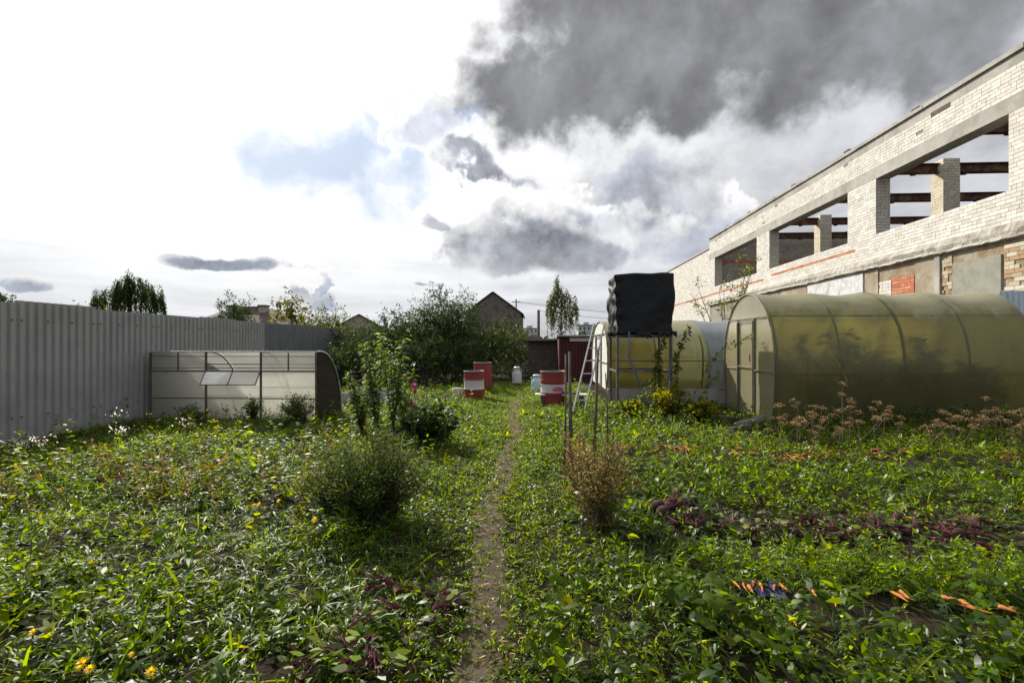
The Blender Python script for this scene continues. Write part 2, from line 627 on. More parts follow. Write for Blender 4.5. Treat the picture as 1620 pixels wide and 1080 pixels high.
M['red'] = mat_paint('red_paint', (.24, .026, .026), .6, (.13, .06, .035), .8)
M['white'] = mat_paint('white_paint', (.58, .57, .54), .6, (.30, .22, .16), .6)
M['pink'] = mat_paint('pink_paint', (.62, .10, .22), .6)
M['blue_enamel'] = mat_paint('pale_blue_enamel', (.46, .62, .66), .4, (.35, .36, .36), .4)
M['maroon'] = mat_rough('maroon_boards', (.06, .016, .014), (.09, .025, .02), 6, .8, .3)
M['wood_dark'] = mat_rough('weathered_wood', (.09, .075, .062), (.15, .125, .10), 10, .9, .5)
M['wood_grey'] = mat_rough('grey_wood', (.16, .135, .115), (.23, .20, .17), 10, .9, .5, (.11, .085, .07), 2)
M['wood_pale'] = mat_rough('pale_wood', (.36, .33, .28), (.48, .45, .40), 10, .9, .4)
M['bark'] = mat_rough('bark', (.06, .05, .04), (.13, .115, .095), 14, .95, .8)
M['birch_bark'] = mat_rough('birch_bark', (.08, .075, .07), (.60, .58, .54), 5, .9, .4)
M['roof_red'] = mat_rough('dark_red_roof', (.13, .045, .035), (.18, .07, .055), 5, .8, .3)
M['roof_grey'] = mat_rough('grey_roof', (.17, .155, .14), (.24, .22, .20), 4, .8, .3)
M['roof_brown'] = mat_rough('brown_roof', (.075, .055, .045), (.12, .09, .075), 4, .85, .3)
M['slate'] = mat_rough('fibre_cement', (.38, .39, .39), (.47, .48, .48), 6, .85, .3)
M['house_wall'] = mat_rough('house_wall', (.40, .34, .27), (.48, .42, .34), 4, .9, .2)
M['block_wall'] = mat_rough('far_block_wall', (.50, .50, .50), (.58, .58, .57), 1, .9, 0)
M['glass_dark'] = mat_rough('window_glass', (.03, .035, .04), (.05, .055, .06), 3, .15, 0, spec=.6)
M['carrot'] = mat_rough('carrot', (.46, .135, .028), (.54, .19, .05), 30, .75, .2, (.20, .09, .04), 14)
M['beet'] = mat_rough('beetroot', (.045, .02, .024), (.085, .042, .042), 22, .85, .5, (.035, .025, .02), 9, spec=.15)
M['petal_y'] = mat_attr('yellow_petal', .6, 60, .05)
M['blue_scrap'] = mat_rough('blue_plastic', (.05, .38, .62), (.08, .46, .70), 9, .5, .2)
M['navy'] = mat_rough('navy_cloth', (.025, .025, .09), (.04, .04, .13), 20, .9, .4)
M['rubber'] = mat_rough('hose_blue', (.08, .11, .22), (.12, .15, .28), 9, .5, 0)


# ------------------------------------------------------------------ foliage tools
def vn(x, y, scale, seed=0):
    """Smooth value noise in 0..1."""
    x = np.asarray(x, float) * scale + seed * 17.3
    y = np.asarray(y, float) * scale + seed * 5.1
    xi, yi = np.floor(x), np.floor(y)
    fx, fy = x - xi, y - yi
    fx = fx * fx * (3 - 2 * fx)
    fy = fy * fy * (3 - 2 * fy)

    def h(a, b):
        v = np.sin(a * 127.1 + b * 311.7 + seed * 3.7) * 43758.5453
        return v - np.floor(v)
    return (h(xi, yi) * (1 - fx) + h(xi + 1, yi) * fx) * (1 - fy) + (h(xi, yi + 1) * (1 - fx) + h(xi + 1, yi + 1) * fx) * fy


def xpath(y):
    y = np.asarray(y, float)
    return -0.27 - 0.021 * (y - 1.9) + 0.05 * np.sin(1.1 * y) + 0.03 * np.sin(2.7 * y + 1)


def gz(x, y):
    """Height of the ground."""
    x, y = np.asarray(x, float), np.asarray(y, float)
    near = np.clip((26 - np.hypot(x, y)) / 10, 0, 1)
    r = (vn(x, y, 0.8, 1) - .5) * 0.07 + (vn(x, y, 2.4, 2) - .5) * 0.05 + (vn(x, y, 7, 3) - .5) * 0.022
    p = np.exp(-((x - xpath(y)) / 0.35) ** 2)
    return near * (r * (1 - 0.75 * p) - 0.03 * p)


def gzf(x, y):
    return float(gz(x, y))


def unit(v):
    return v / np.maximum(np.linalg.norm(v, axis=1, keepdims=True), 1e-9)


class LB:
    """Buffer of many small curved leaves, each a mesh of its own within one surface."""

    def __init__(self):
        self.parts = []

    def add(self, base, d, L, W, bend, col, roll=0.5, t1=.33, t2=.72, w2=.68):
        base = np.asarray(base, float)
        n = len(base)
        if n == 0:
            return self
        d = unit(np.asarray(d, float))
        L = np.broadcast_to(np.asarray(L, float), n)[:, None]
        W = np.broadcast_to(np.asarray(W, float), n)[:, None]
        bend = np.broadcast_to(np.asarray(bend, float), n)[:, None]
        col = np.broadcast_to(np.asarray(col, float), (n, 3))
        side = np.cross(d, np.array([0, 0, 1.0]))
        bad = np.linalg.norm(side, axis=1) < .15
        side[bad] = np.cross(d[bad], unit(rng.normal(size=(bad.sum(), 3)))) if bad.any() else side[bad]
        side = unit(side)
        a = (rng.normal(size=(n, 1)) * roll)
        side = side * np.cos(a) + np.cross(d, side) * np.sin(a)
        z = np.zeros((n, 3))
        z[:, 2] = 1

        def c(t):
            return base + d * (L * t) - z * (bend * L * t * t)
        v = np.stack([c(0), c(t1) + side * W * .5, c(t1) - side * W * .5,
                      c(t2) + side * W * .5 * w2, c(t2) - side * W * .5 * w2, c(1.0)], axis=1)
        self.parts.append((v, np.repeat(col[:, None, :], 6, axis=1)))
        return self

    def count(self):
        return sum(len(p[0]) for p in self.parts)

    def mesh(self, name, origin=(0, 0, 0)):
        v = np.concatenate([p[0] for p in self.parts]).reshape(-1, 3) - np.array(origin)
        c = np.concatenate([p[1] for p in self.parts]).reshape(-1, 3)
        n = len(v) // 6
        tri = np.array([[0, 2, 1], [1, 2, 4], [1, 4, 3], [3, 4, 5]])
        f = (np.arange(n)[:, None, None] * 6 + tri[None]).reshape(-1)
        me = bpy.data.meshes.new(name)
        me.vertices.add(len(v))
        me.vertices.foreach_set('co', v.astype(np.float32).ravel())
        me.loops.add(len(f))
        me.loops.foreach_set('vertex_index', f.astype(np.int32))
        nf = len(f) // 3
        me.polygons.add(nf)
        me.polygons.foreach_set('loop_start', np.arange(nf, dtype=np.int32) * 3)
        me.polygons.foreach_set('loop_total', np.full(nf, 3, dtype=np.int32))
        at = me.color_attributes.new('Col', 'FLOAT_COLOR', 'POINT')
        at.data.foreach_set('color', np.concatenate([np.clip(c, 0, 1), np.ones((len(c), 1))], axis=1).astype(np.float32).ravel())
        me.update(calc_edges=True)
        me.shade_smooth()
        return me

    def build(self, name, mat, parent=None, origin=(0, 0, 0), kind=None):
        o = link_mesh(name, self.mesh(name, origin), mat, parent)
        if kind:
            o['kind'] = kind
        return o


def pal(n, cols, jit=.22):
    cols = np.array(cols, float)
    i = rng.integers(0, len(cols), n)
    return cols[i] * (1 + rng.normal(size=(n, 1)) * jit).clip(.4, 1.7) * (1 + rng.normal(size=(n, 3)) * .05)


GREEN = [(.052, .100, .008), (.064, .118, .009), (.042, .082, .008), (.076, .126, .010)]
YGREEN = [(.098, .145, .010), (.086, .138, .010), (.118, .150, .012)]
DGREEN = [(.026, .048, .012), (.034, .060, .014), (.022, .040, .012)]
GREYG = [(.07, .10, .045), (.085, .115, .055)]
STRAW = [(.30, .25, .13), (.24, .19, .10), (.36, .31, .18)]
BROWN = [(.085, .055, .03), (.12, .075, .04), (.06, .04, .022)]


def dirs(n, el_lo, el_hi, az=None):
    a = rng.uniform(0, 2 * np.pi, n) if az is None else az
    e = rng.uniform(el_lo, el_hi, n)
    return np.stack([np.cos(a) * np.cos(e), np.sin(a) * np.cos(e), np.sin(e)], axis=1)


def rep(p, k):
    return np.repeat(p, k, axis=0)


def rosettes(lb, xy, k, L, W, cols, el=(.2, 1.1), bend=.45, hs=0.0, jit=.22, roll=.5, lean_k=.25, **kw):
    """k leaves from each spot; hs spreads the leaf bases up a short stem."""
    n = len(xy)
    if n == 0:
        return
    s = rng.uniform(.6, 1.35, n)
    s = rep(s, k)
    b = np.zeros((n * k, 3))
    b[:, :2] = rep(xy, k)
    h = rng.uniform(0, 1, n * k) * hs * s
    lean = rep(rng.normal(size=(n, 2)) * lean_k, k)
    b[:, :2] += lean * h[:, None] + rng.normal(size=(n * k, 2)) * .008
    b[:, 2] = gz(b[:, 0], b[:, 1]) + h - .004
    d = dirs(n * k, el[0], el[1])
    tone = rep(pal(n, cols, jit * .7), k) * (1 + rng.normal(size=(n * k, 1)) * jit).clip(.5, 1.6)
    lb.add(b, d, L * s * rng.uniform(.7, 1.25, n * k), W * s * rng.uniform(.75, 1.2, n * k), bend * rng.uniform(.4, 1.5, n * k), tone, roll, **kw)


def spots(x0, x1, y0, y1, per_m2, dens=None, clip_view=True):
    n = int((x1 - x0) * (y1 - y0) * per_m2)
    p = np.stack([rng.uniform(x0, x1, n), rng.uniform(y0, y1, n)], axis=1)
    if clip_view:
        k = np.abs(p[:, 0] + p[:, 1] * .05) < 1.12 * p[:, 1] + 1.6
        p = p[k]
    if dens is not None:
        p = p[rng.uniform(size=len(p)) < dens(p[:, 0], p[:, 1])]
    return p


# ------------------------------------------------------------------ ground and path
def grid_axis(dense0, dense1, step, far):
    a = list(np.arange(dense0, dense1 + 1e-6, step))
    s, v = step, dense1
    while v < far:
        s *= 1.45
        v += s
        a.append(v)
    s, v = step, dense0
    pre = []
    while v > -far:
        s *= 1.45
        v -= s
        pre.append(v)
    return np.array(pre[::-1] + a)


def sheet_mesh(name, xs, ys, z, keep=None):
    X, Y = np.meshgrid(xs, ys, indexing='ij')
    v = np.stack([X, Y, z(X, Y)], axis=-1).reshape(-1, 3)
    ny = len(ys)
    f = []
    for i in range(len(xs) - 1):
        for j in range(ny - 1):
            f.append((i * ny + j, (i + 1) * ny + j, (i + 1) * ny + j + 1, i * ny + j + 1))
    me = bpy.data.meshes.new(name)
    me.from_pydata(v.tolist(), [], f)
    me.shade_smooth()
    return me


def mat_soil():
    m, t, b = new_mat('garden_soil')
    co = coords(t)
    n1 = noise_tex(co, 3.0, 8, .62)
    n2 = noise_tex(co, 26, 6, .7)
    n3 = noise_tex(co, .35, 4, .5)
    c = mixc(smooth(n1, .35, .68), (.016, .012, .008), (.040, .029, .019))
    c = mixc(smooth(n2, .5, .72) * .5, c, (.065, .048, .032))
    c = mixc(smooth(n3, .46, .60) * .5, c, (.022, .028, .008))
    t.links.new(c.s, b.inputs['Base Color'])
    b.inputs['Roughness'].default_value = 1
    b.inputs['Specular IOR Level'].default_value = .1
    t.links.new(bump(t, n1 * .6 + n2 * .6, .9, .06), b.inputs['Normal'])
    return m


def mat_path():
    m, t, b = new_mat('trodden_earth')
    co = coords(t)
    n1 = noise_tex(co, 5, 8, .65)
    n2 = noise_tex(co, 60, 4, .7)
    c = mixc(smooth(n1, .35, .66), (.055, .042, .029), (.105, .084, .060))
    c = mixc(smooth(n2, .5, .7) * .6, c, (.16, .14, .095))
    t.links.new(c.s, b.inputs['Base Color'])
    b.inputs['Roughness'].default_value = 1
    b.inputs['Specular IOR Level'].default_value = .1
    t.links.new(bump(t, n1 + n2 * .5, .6, .03), b.inputs['Normal'])
    return m


M['soil'] = mat_soil()
M['path'] = mat_path()
ground = link_mesh('ground', sheet_mesh('ground', grid_axis(-7.5, 11.5, .11, 900), grid_axis(0.0, 14, .11, 900), gz), M['soil'])
tag(ground, kind='structure')


def build_path():
    ys = np.arange(.6, 13.6, .07)
    v, f = [], []
    k = 9
    for i, y in enumerate(ys):
        w = .03 + .10 * float(vn(y, 0, 1.3, 4)) + .07 * float(vn(y, 3, 4, 5))
        for j in range(k):
            q = (j / (k - 1)) * 2 - 1
            x = float(xpath(y)) + q * w * (1 + .3 * (float(vn(y, j, 5, 6)) - .5))
            edge = -0.012 if abs(q) > .99 else .007
            v.append((x, y, gzf(x, y) + edge))
    for i in range(len(ys) - 1):
        for j in range(k - 1):
            f.append((i * k + j, i * k + j + 1, (i + 1) * k + j + 1, (i + 1) * k + j))
    me = bpy.data.meshes.new('path')
    me.from_pydata(v, [], f)
    me.shade_smooth()
    tag(link_mesh('path', me, M['path']), kind='structure')


build_path()


# ------------------------------------------------------------------ the unfinished brick building
FX = 11.5            # street face of the building
COURSE, BLEN, JOINT = .105, .262, .010
WARM = [(.67, .65, .60), (.71, .69, .64), (.63, .605, .55), (.73, .71, .66), (.65, .615, .55)]
ORANGE = [(.52, .20, .11), (.58, .25, .15), (.46, .17, .10)]


def lay(rects, holes, face, palette, coll, red=None, keep=1.0):
    """Running-bond bricks on a face: face(u, v, depth) -> world point. coll gets (centre, 8 verts, colour)."""
    for (u0, u1, v0, v1) in rects:
        nv = max(1, int(round((v1 - v0) / COURSE)))
        h = (v1 - v0) / nv
        for r in range(nv):
            gr = int(round((v0 + r * h) / COURSE))
            u = u0 - (BLEN / 2 if gr % 2 else 0) - (0.07 if gr % 5 == 3 else 0)
            while u < u1:
                ln = BLEN if (gr % 6) else BLEN / 2
                a, b = max(u, u0) + JOINT / 2, min(u + ln, u1) - JOINT / 2
                u += ln
                if b - a < .03 or random.random() > keep:
                    continue
                z0, z1 = v0 + r * h + JOINT / 2, v0 + (r + 1) * h - JOINT / 2
                if any(not (b <= q[0] or a >= q[1] or z1 <= q[2] or z0 >= q[3]) for q in holes):
                    continue
                dp = .010 + random.uniform(0, .005)
                c = random.choice(palette)
                if red and red(a, z0):
                    c = random.choice(ORANGE)
                k = random.gauss(1, .06)
                jz = random.uniform(-.0015, .0015)
                vs = [face(p, q + jz, w) for w in (-.012, dp) for (p, q) in ((a, z0), (b, z0), (b, z1), (a, z1))]
                coll.append((Vector(face((a + b) / 2, (z0 + z1) / 2, dp)), vs, (c[0] * k, c[1] * k, c[2] * k)))


BF = [(4, 5, 6, 7), (0, 1, 5, 4), (1, 2, 6, 5), (2, 3, 7, 6), (3, 0, 4, 7)]


def put_bricks(coll, parent, singles, name='brickwork'):
    coll.sort(key=lambda e: e[0].length)
    for c, vs, col in coll[:singles]:
        mb = MB()
        mb.add([Vector(p) - c for p in vs], BF, col)
        o = mb.build('brick', M['brick'], parent)
        o.location = c
    mb = MB()
    for c, vs, col in coll[singles:]:
        mb.add(vs, BF, col)
    if mb.v:
        o = mb.build(name, M['brick'], parent)
        o['kind'] = 'stuff'


def build_building():
    root = empty('brick_building', (0, 0, 0), 0, 'long unfinished white brick building with open window bays and no roof', 'building')
    y0, y1, y2 = 9.0, 33.0, 45.0
    th = .45
    opens = [(9.0, 9.8), (12.42, 17.05), (18.55, 24.6), (26.0, 32.0)]
    ZS, ZL, ZT = 5.05, 6.93, 7.32
    # masonry core
    w = MB()
    w.box((FX, y0, 4.2), (FX + th, y1, ZS))
    w.box((FX, y0, ZT), (FX + th, y1, 8.02))
    prev = 9.8
    for a, b in opens[1:] + [(y1, y1)]:
        w.box((FX, prev, ZS), (FX + th, a, ZL))
        prev = b
    w.build('wall', M['mortar'], root)
    lw = MB()
    lw.box((FX + .02, y0, -.2), (FX + th - .01, y1, 4.199))
    lw.build('lower_wall', M['plaster_brown'], root)
    wing = MB()
    wing.box((FX + .03, y1 + .001, -.2), (FX + 8, y2, 7.70))
    wing.build('lower_wing', M['mortar'], root)
    MB().box((FX - .04, y1 + .001, 7.703), (FX + 8.1, y2 + .05, 7.80)).build('wing_coping', M['concrete'], root)
    # concrete members, each lintel and beam a piece of its own
    for a, b in ((9.0, 11.7), (11.706, 18.0), (18.006, 25.2), (25.206, 33.0)):
        lm = MB()
        lm.box((FX - .012, a, ZL + .001), (FX + th + .02, b, ZT - .001))
        lm.build('lintel', M['concrete'], root)
    yy = 9.0
    while yy < 33:
        e = min(yy + 3.0, 33.0)
        MB().box((FX - .008, yy, 8.021), (FX + th, e - .006, 8.30)).build('parapet_slab', M['concrete'], root)
        cm = MB()
        cm.box((FX - .06 + random.uniform(-.012, .012), yy + .004, 8.301 + random.uniform(0, .012)), (FX + th + .05, e - .02, 8.425 + random.uniform(-.01, .02)))
        cm.build('coping', M['concrete'], root)
        yy = e
    # crumbling ledge between storeys
    lg = MB()
    n = 260
    rows = ((0, 4.245), (.10, 4.23), (.13, 4.08), (.10, 3.97), (.12, 3.90), (.0, 3.86))
    for i in range(n + 1):
        y = 9 + (33 - 9) * i / n
        for k, (o, z) in enumerate(rows):
            j = .03 * (float(vn(y, k, 1.2, 8)) - .5) + .028 * (float(vn(y, k, 7, 9)) - .5)
            lg.v.append((FX - o - j * (1 if k in (1, 2, 3, 4) else 0), y, z + (j * 1.6 if k > 1 else j * .3)))
    for i in range(n):
        for k in range(len(rows) - 1):
            a = i * len(rows) + k
            lg.f.append((a, a + len(rows), a + len(rows) + 1, a + 1))
    lg.build('ledge', M['concrete_old'], root)
    # facade bricks
    coll = []
    face = lambda u, v, d: (FX - d, u, v)
    red = lambda u, v: (17.9 < u < 24.2 and 4.57 < v < 4.66) or (u > 25.2 and u < 42 and 4.47 < v < 4.56)
    holes = [(a, b, ZS, ZL) for a, b in opens]
    lay([(y0 + 1, y1, 4.25, ZS)], [], face, WARM, coll, red)
    lay([(y0 + 1, y1, ZT, 8.02)], [], face, WARM, coll, None, .995)
    prev = 9.8
    for a, b in opens[1:] + [(y1, y1)]:
        lay([(prev, a, ZS, ZL)], [], face, WARM, coll)
        prev = b
    fw = lambda u, v, d: (FX + .03 - d, u, v)
    lay([(y1 + .02, y2, 0, 7.68)], [], fw, WARM, coll, red)
    # jamb faces that look back along the garden; shade put into their brick colour
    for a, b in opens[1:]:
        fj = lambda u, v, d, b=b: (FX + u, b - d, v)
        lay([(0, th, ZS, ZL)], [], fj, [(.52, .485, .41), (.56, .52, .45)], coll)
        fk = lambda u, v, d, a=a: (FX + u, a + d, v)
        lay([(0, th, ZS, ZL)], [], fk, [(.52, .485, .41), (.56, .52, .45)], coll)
    # cross wall at the far end; its shade is painted as darker bricks
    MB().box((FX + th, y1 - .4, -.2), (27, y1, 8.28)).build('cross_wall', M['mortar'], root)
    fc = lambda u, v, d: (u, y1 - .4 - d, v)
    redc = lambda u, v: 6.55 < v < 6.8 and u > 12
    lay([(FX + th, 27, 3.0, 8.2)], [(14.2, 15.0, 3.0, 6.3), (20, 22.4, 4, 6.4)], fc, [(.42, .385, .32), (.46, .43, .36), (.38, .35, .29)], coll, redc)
    # broken top of the cross wall
    for i in range(26):
        u = random.uniform(17.5, 26)
        hh = random.uniform(.1, .5)
        lay([(u, u + random.uniform(.3, .9), 8.285, 8.285 + hh)], [], lambda p, q, d: (p, y1 - .2 - d, q), WARM, coll)
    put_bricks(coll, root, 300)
    # inner pillars with the steel roof beams they carry
    for s in (16.0, 19.85, 23.7, 28.0, 31.6):
        pc = []
        q = .30
        if s < 30: MB().box((16.0 - q, s - q, 0), (16.0 + q, s + q, 8.5)).build('pillar', M['mortar'], root)
        lay([(-q, q, 4.0, 8.5)], [], lambda u, v, d, s=s: (16.0 + u, s - q - d, v), [(.56, .50, .38), (.62, .56, .44)], pc)  # shaded side: shade put into the darker brick colours
        lay([(-q, q, 4.0, 8.5)], [], lambda u, v, d, s=s: (16.0 - q - d, s + u, v), [(.66, .60, .46), (.70, .64, .50)], pc)  # sunlit side: sun put into the lighter brick colours
        pb = MB()
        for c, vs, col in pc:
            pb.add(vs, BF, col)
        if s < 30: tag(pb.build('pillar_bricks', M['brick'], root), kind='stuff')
        bm = MB()
        zb, hb = 8.02, .34
        x0b, x1b = FX + th + .05, 26.5
        if s == 16.0:
            zb = 7.95
        bm.box((x0b, s - .12, zb), (x1b, s + .12, zb + .03))
        bm.box((x0b, s - .12, zb + hb), (x1b, s + .12, zb + hb + .03))
        bm.box((x0b, s - .03, zb + .03), (x1b, s + .03, zb + hb))
        xx = x0b + .8
        while xx < x1b:
            bm.box((xx, s - .10, zb - .07), (xx + .16, s + .05, zb - .002))
            xx += 1.9
        bm.build('roof_beam', M['rust'], root)
    # patches of the lower storey
    for nm, ya, yb, zt, mt, pr in (('render_patch', 12.6, 14.0, 3.54, 'plaster_grey', .05), ('render_patch', 14.62, 15.36, 3.84, 'plaster_tan', .022),
                                   ('render_patch', 16.96, 17.62, 3.86, 'plaster_tan', .03), ('whitewashed_panel', 17.7, 21.2, 3.84, 'plaster_white', .045),
                                   ('render_patch', 21.3, 23.6, 3.83, 'plaster_tan', .025), ('pilaster', 14.42, 14.60, 3.86, 'concrete', .06),
                                   ('render_patch', 23.7, 32.5, 3.84, 'plaster_grey', .02), ('render_patch', 9.2, 11.9, 3.7, 'concrete_old', .03)):
        MB().box((FX + .02 - pr, ya, .0), (FX + .021, yb, zt)).build(nm, M[mt], root)
    ob = []
    fo = lambda u, v, d: (FX + .022 - d - .01, u, v)
    lay([(15.4, 16.34, 2.0, 3.44)], [], fo, ORANGE, ob)
    lay([(16.36, 16.92, 2.0, 3.40)], [], fo, WARM, ob)
    lay([(11.9, 12.55, 2.0, 3.75)], [], fo, [(.52, .46, .33), (.40, .27, .15), (.58, .53, .42)], ob, None, .8)
    lay([(14.05, 14.4, 2.0, 3.8)], [], fo, [(.36, .25, .14), (.42, .32, .20), (.55, .48, .35)], ob, None, .75)
    for c, vs, col in sorted(ob, key=lambda e: e[0].length):
        pass
    mb = MB()
    for c, vs, col in ob:
        mb.add(vs, BF, col)
    tag(mb.build('patch_bricks', M['brick'], root), kind='stuff')
    # little things along the parapet
    for y in (15.3, 18.6, 22.4, 27.0, 30.0):
        MB().box((FX + .05, y, 8.44), (FX + .25, y + .28, 8.52 + random.uniform(0, .05))).build('parapet_stub', M['rust'], root)
    bp = MB()
    bp.box((FX - .02, 14.1, 7.93), (FX - .006, 14.75, 8.06))
    bp.build('broken_patch', M['wood_dark'], root)


build_building()


# ------------------------------------------------------------------ fences
def profiled(width, height, period=.115, depth=.028, z0=0.0):
    """A trapezoid-profiled steel sheet in the XZ plane, ribs facing -Y."""
    pts = []
    x = 0.0
    while x < width - 1e-6:
        for q, d in ((0, 0), (.30, 0), (.42, depth), (.86, depth)):
            xx = x + q * period
            if xx <= width:
                pts.append((xx, -d))
        x += period
    pts.append((width, 0))
    mb = MB()
    for x, y in pts:
        mb.v.append((x, y, z0))
        mb.v.append((x, y, height))
    for i in range(len(pts) - 1):
        mb.f.append((2 * i, 2 * i + 2, 2 * i + 3, 2 * i + 1))
    return mb


def build_fences():
    # left boundary, runs along the garden
    root = empty('metal_fence', (-6.8, 2.5, 0), R(90), 'grey profiled steel fence running along the garden behind the white cold frame', 'fence')
    y = 0.0
    i = 0
    while y < 20.5:
        h = 1.845 + (.015 if i % 3 == 0 else 0) + random.uniform(-.006, .006)
        if 2.5 + y < 6.1:
            h += .0
        if i == 3:
            h += .02
        pm = profiled(1.15, h, z0=-.1)
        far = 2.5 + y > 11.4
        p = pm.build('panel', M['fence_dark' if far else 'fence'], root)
        p.location = (y, random.uniform(-.002, .002), 0)
        sm = MB()
        for zz in (.35, 1.62):
            for k in range(4):
                sm.lathe([(0, .0), (.011, .0), (.011, .006), (0, .008)], 6, (0, 0, 0)) if False else sm.box((.06 + k * .345 - .009, -.040, zz - .009), (.06 + k * .345 + .009, -.0285, zz + .009))
        tag(sm.build('screws', M['steel'], p), kind='stuff')
        y += 1.15
        i += 1
    for zz in (.35, 1.62):
        MB().box((0, .03, zz - .02), (20.6, .07, zz + .02)).build('rail', M['steel'], root)
    y = 0.4
    while y < 20.6:
        MB().box((y, .072, -.2), (y + .06, .13, 1.80)).build('post', M['steel'], root)
        y += 2.3
    # far boundary behind the shrubs
    fr = empty('metal_fence', (-6.7, 23.0, 0), 0, 'dark grey steel fence closing the far end behind the shrubs', 'fence')
    for k in range(6):
        p = profiled(1.15, 1.7 + random.uniform(-.01, .01), z0=-.1).build('panel', M['fence_dark'], fr)
        p.location = (k * 1.15, 0, 0)
    for k in range(4):
        MB().box((.3 + k * 2.2, .02, -.2), (.36 + k * 2.2, .08, 1.66)).build('post', M['steel'], fr)
    # pale blue fence by the building
    fb = empty('metal_fence', (9.95, 10.95, 0), 0, 'pale blue profiled fence between the yellow greenhouse and the brick building', 'fence')
    for k, wd in enumerate((1.15, .345)):
        p = profiled(wd, 2.46, z0=-.1).build('panel', M['fence_blue'], fb)
        p.location = (k * 1.15, 0, 0)
    MB().box((.05, .02, -.2), (.11, .08, 2.4)).build('post', M['steel'], fb)
    MB().box((.112, .02, 2.0), (1.49, .06, 2.04)).build('rail', M['steel'], fb)


build_fences()


# ------------------------------------------------------------------ greenhouses
def arch(hw, h, n=28, foot=.92, wall=.42):
    """Profile (y, z) from the near foot over the ridge to the far foot."""
    pts = []
    zw = h * wall
    for i in range(5):
        q = i / 5
        pts.append((-hw * (foot + (1 - foot) * math.sin(q * math.pi / 2)), zw * q))
    for i in range(n + 1):
        a = math.pi * (1 - i / n)
        pts.append((hw * math.cos(a), zw + (h - zw) * abs(math.sin(a)) ** .92))
    for i in range(5):
        q = (4 - i) / 5
        pts.append((hw * (foot + (1 - foot) * math.sin(q * math.pi / 2)), zw * q))
    return pts


def cover(prof, x0, x1, nx, off, sag=0.0, seed=0):
    mb = MB()
    n = len(prof)
    for i in range(nx + 1):
        q = i / nx
        x = x0 + (x1 - x0) * q
        for j, (y, z) in enumerate(prof):
            t = j / (n - 1)
            top = max(0, math.sin(math.pi * t)) ** 2
            s = sag * top * (math.sin(math.pi * q * (x1 - x0))) ** 2 * (0.5 + float(vn(x, t * 6, 1.7, seed)))
            w = .012 * (float(vn(x * 2, t * 9, 2.0, seed + 1)) - .5)
            r = math.hypot(y, z - .7) or 1
            k = (off - s + w) / r
            mb.v.append((x, y * (1 + k), z + (z - .7) * k if z > .7 else z))
    for i in range(nx):
        for j in range(n - 1):
            a = i * n + j
            mb.f.append((a, a + n, a + n + 1, a + 1))
    return mb


def end_sheet(prof, x, z0=0.0):
    mb = MB()
    n = len(prof)
    half = n // 2
    for j in range(half + 1):
        y, z = prof[j]
        y2, z2 = prof[n - 1 - j]
        mb.v.append((x, y * .995, z * .997))
        mb.v.append((x, (y + y2) / 2, z * .997))
        mb.v.append((x, y2 * .995, z2 * .997))
    for j in range(half):
        a = 3 * j
        mb.f.append((a, a + 1, a + 4, a + 3))
        mb.f.append((a + 1, a + 2, a + 5, a + 4))
    return mb


def prof_y(prof, z):
    """Half width at a height."""
    n = len(prof) // 2
    for j in range(n):
        if prof[j][1] <= z <= prof[j + 1][1]:
            q = (z - prof[j][1]) / max(prof[j + 1][1] - prof[j][1], 1e-6)
            return abs(prof[j][0] + (prof[j + 1][0] - prof[j][0]) * q)
    return .02


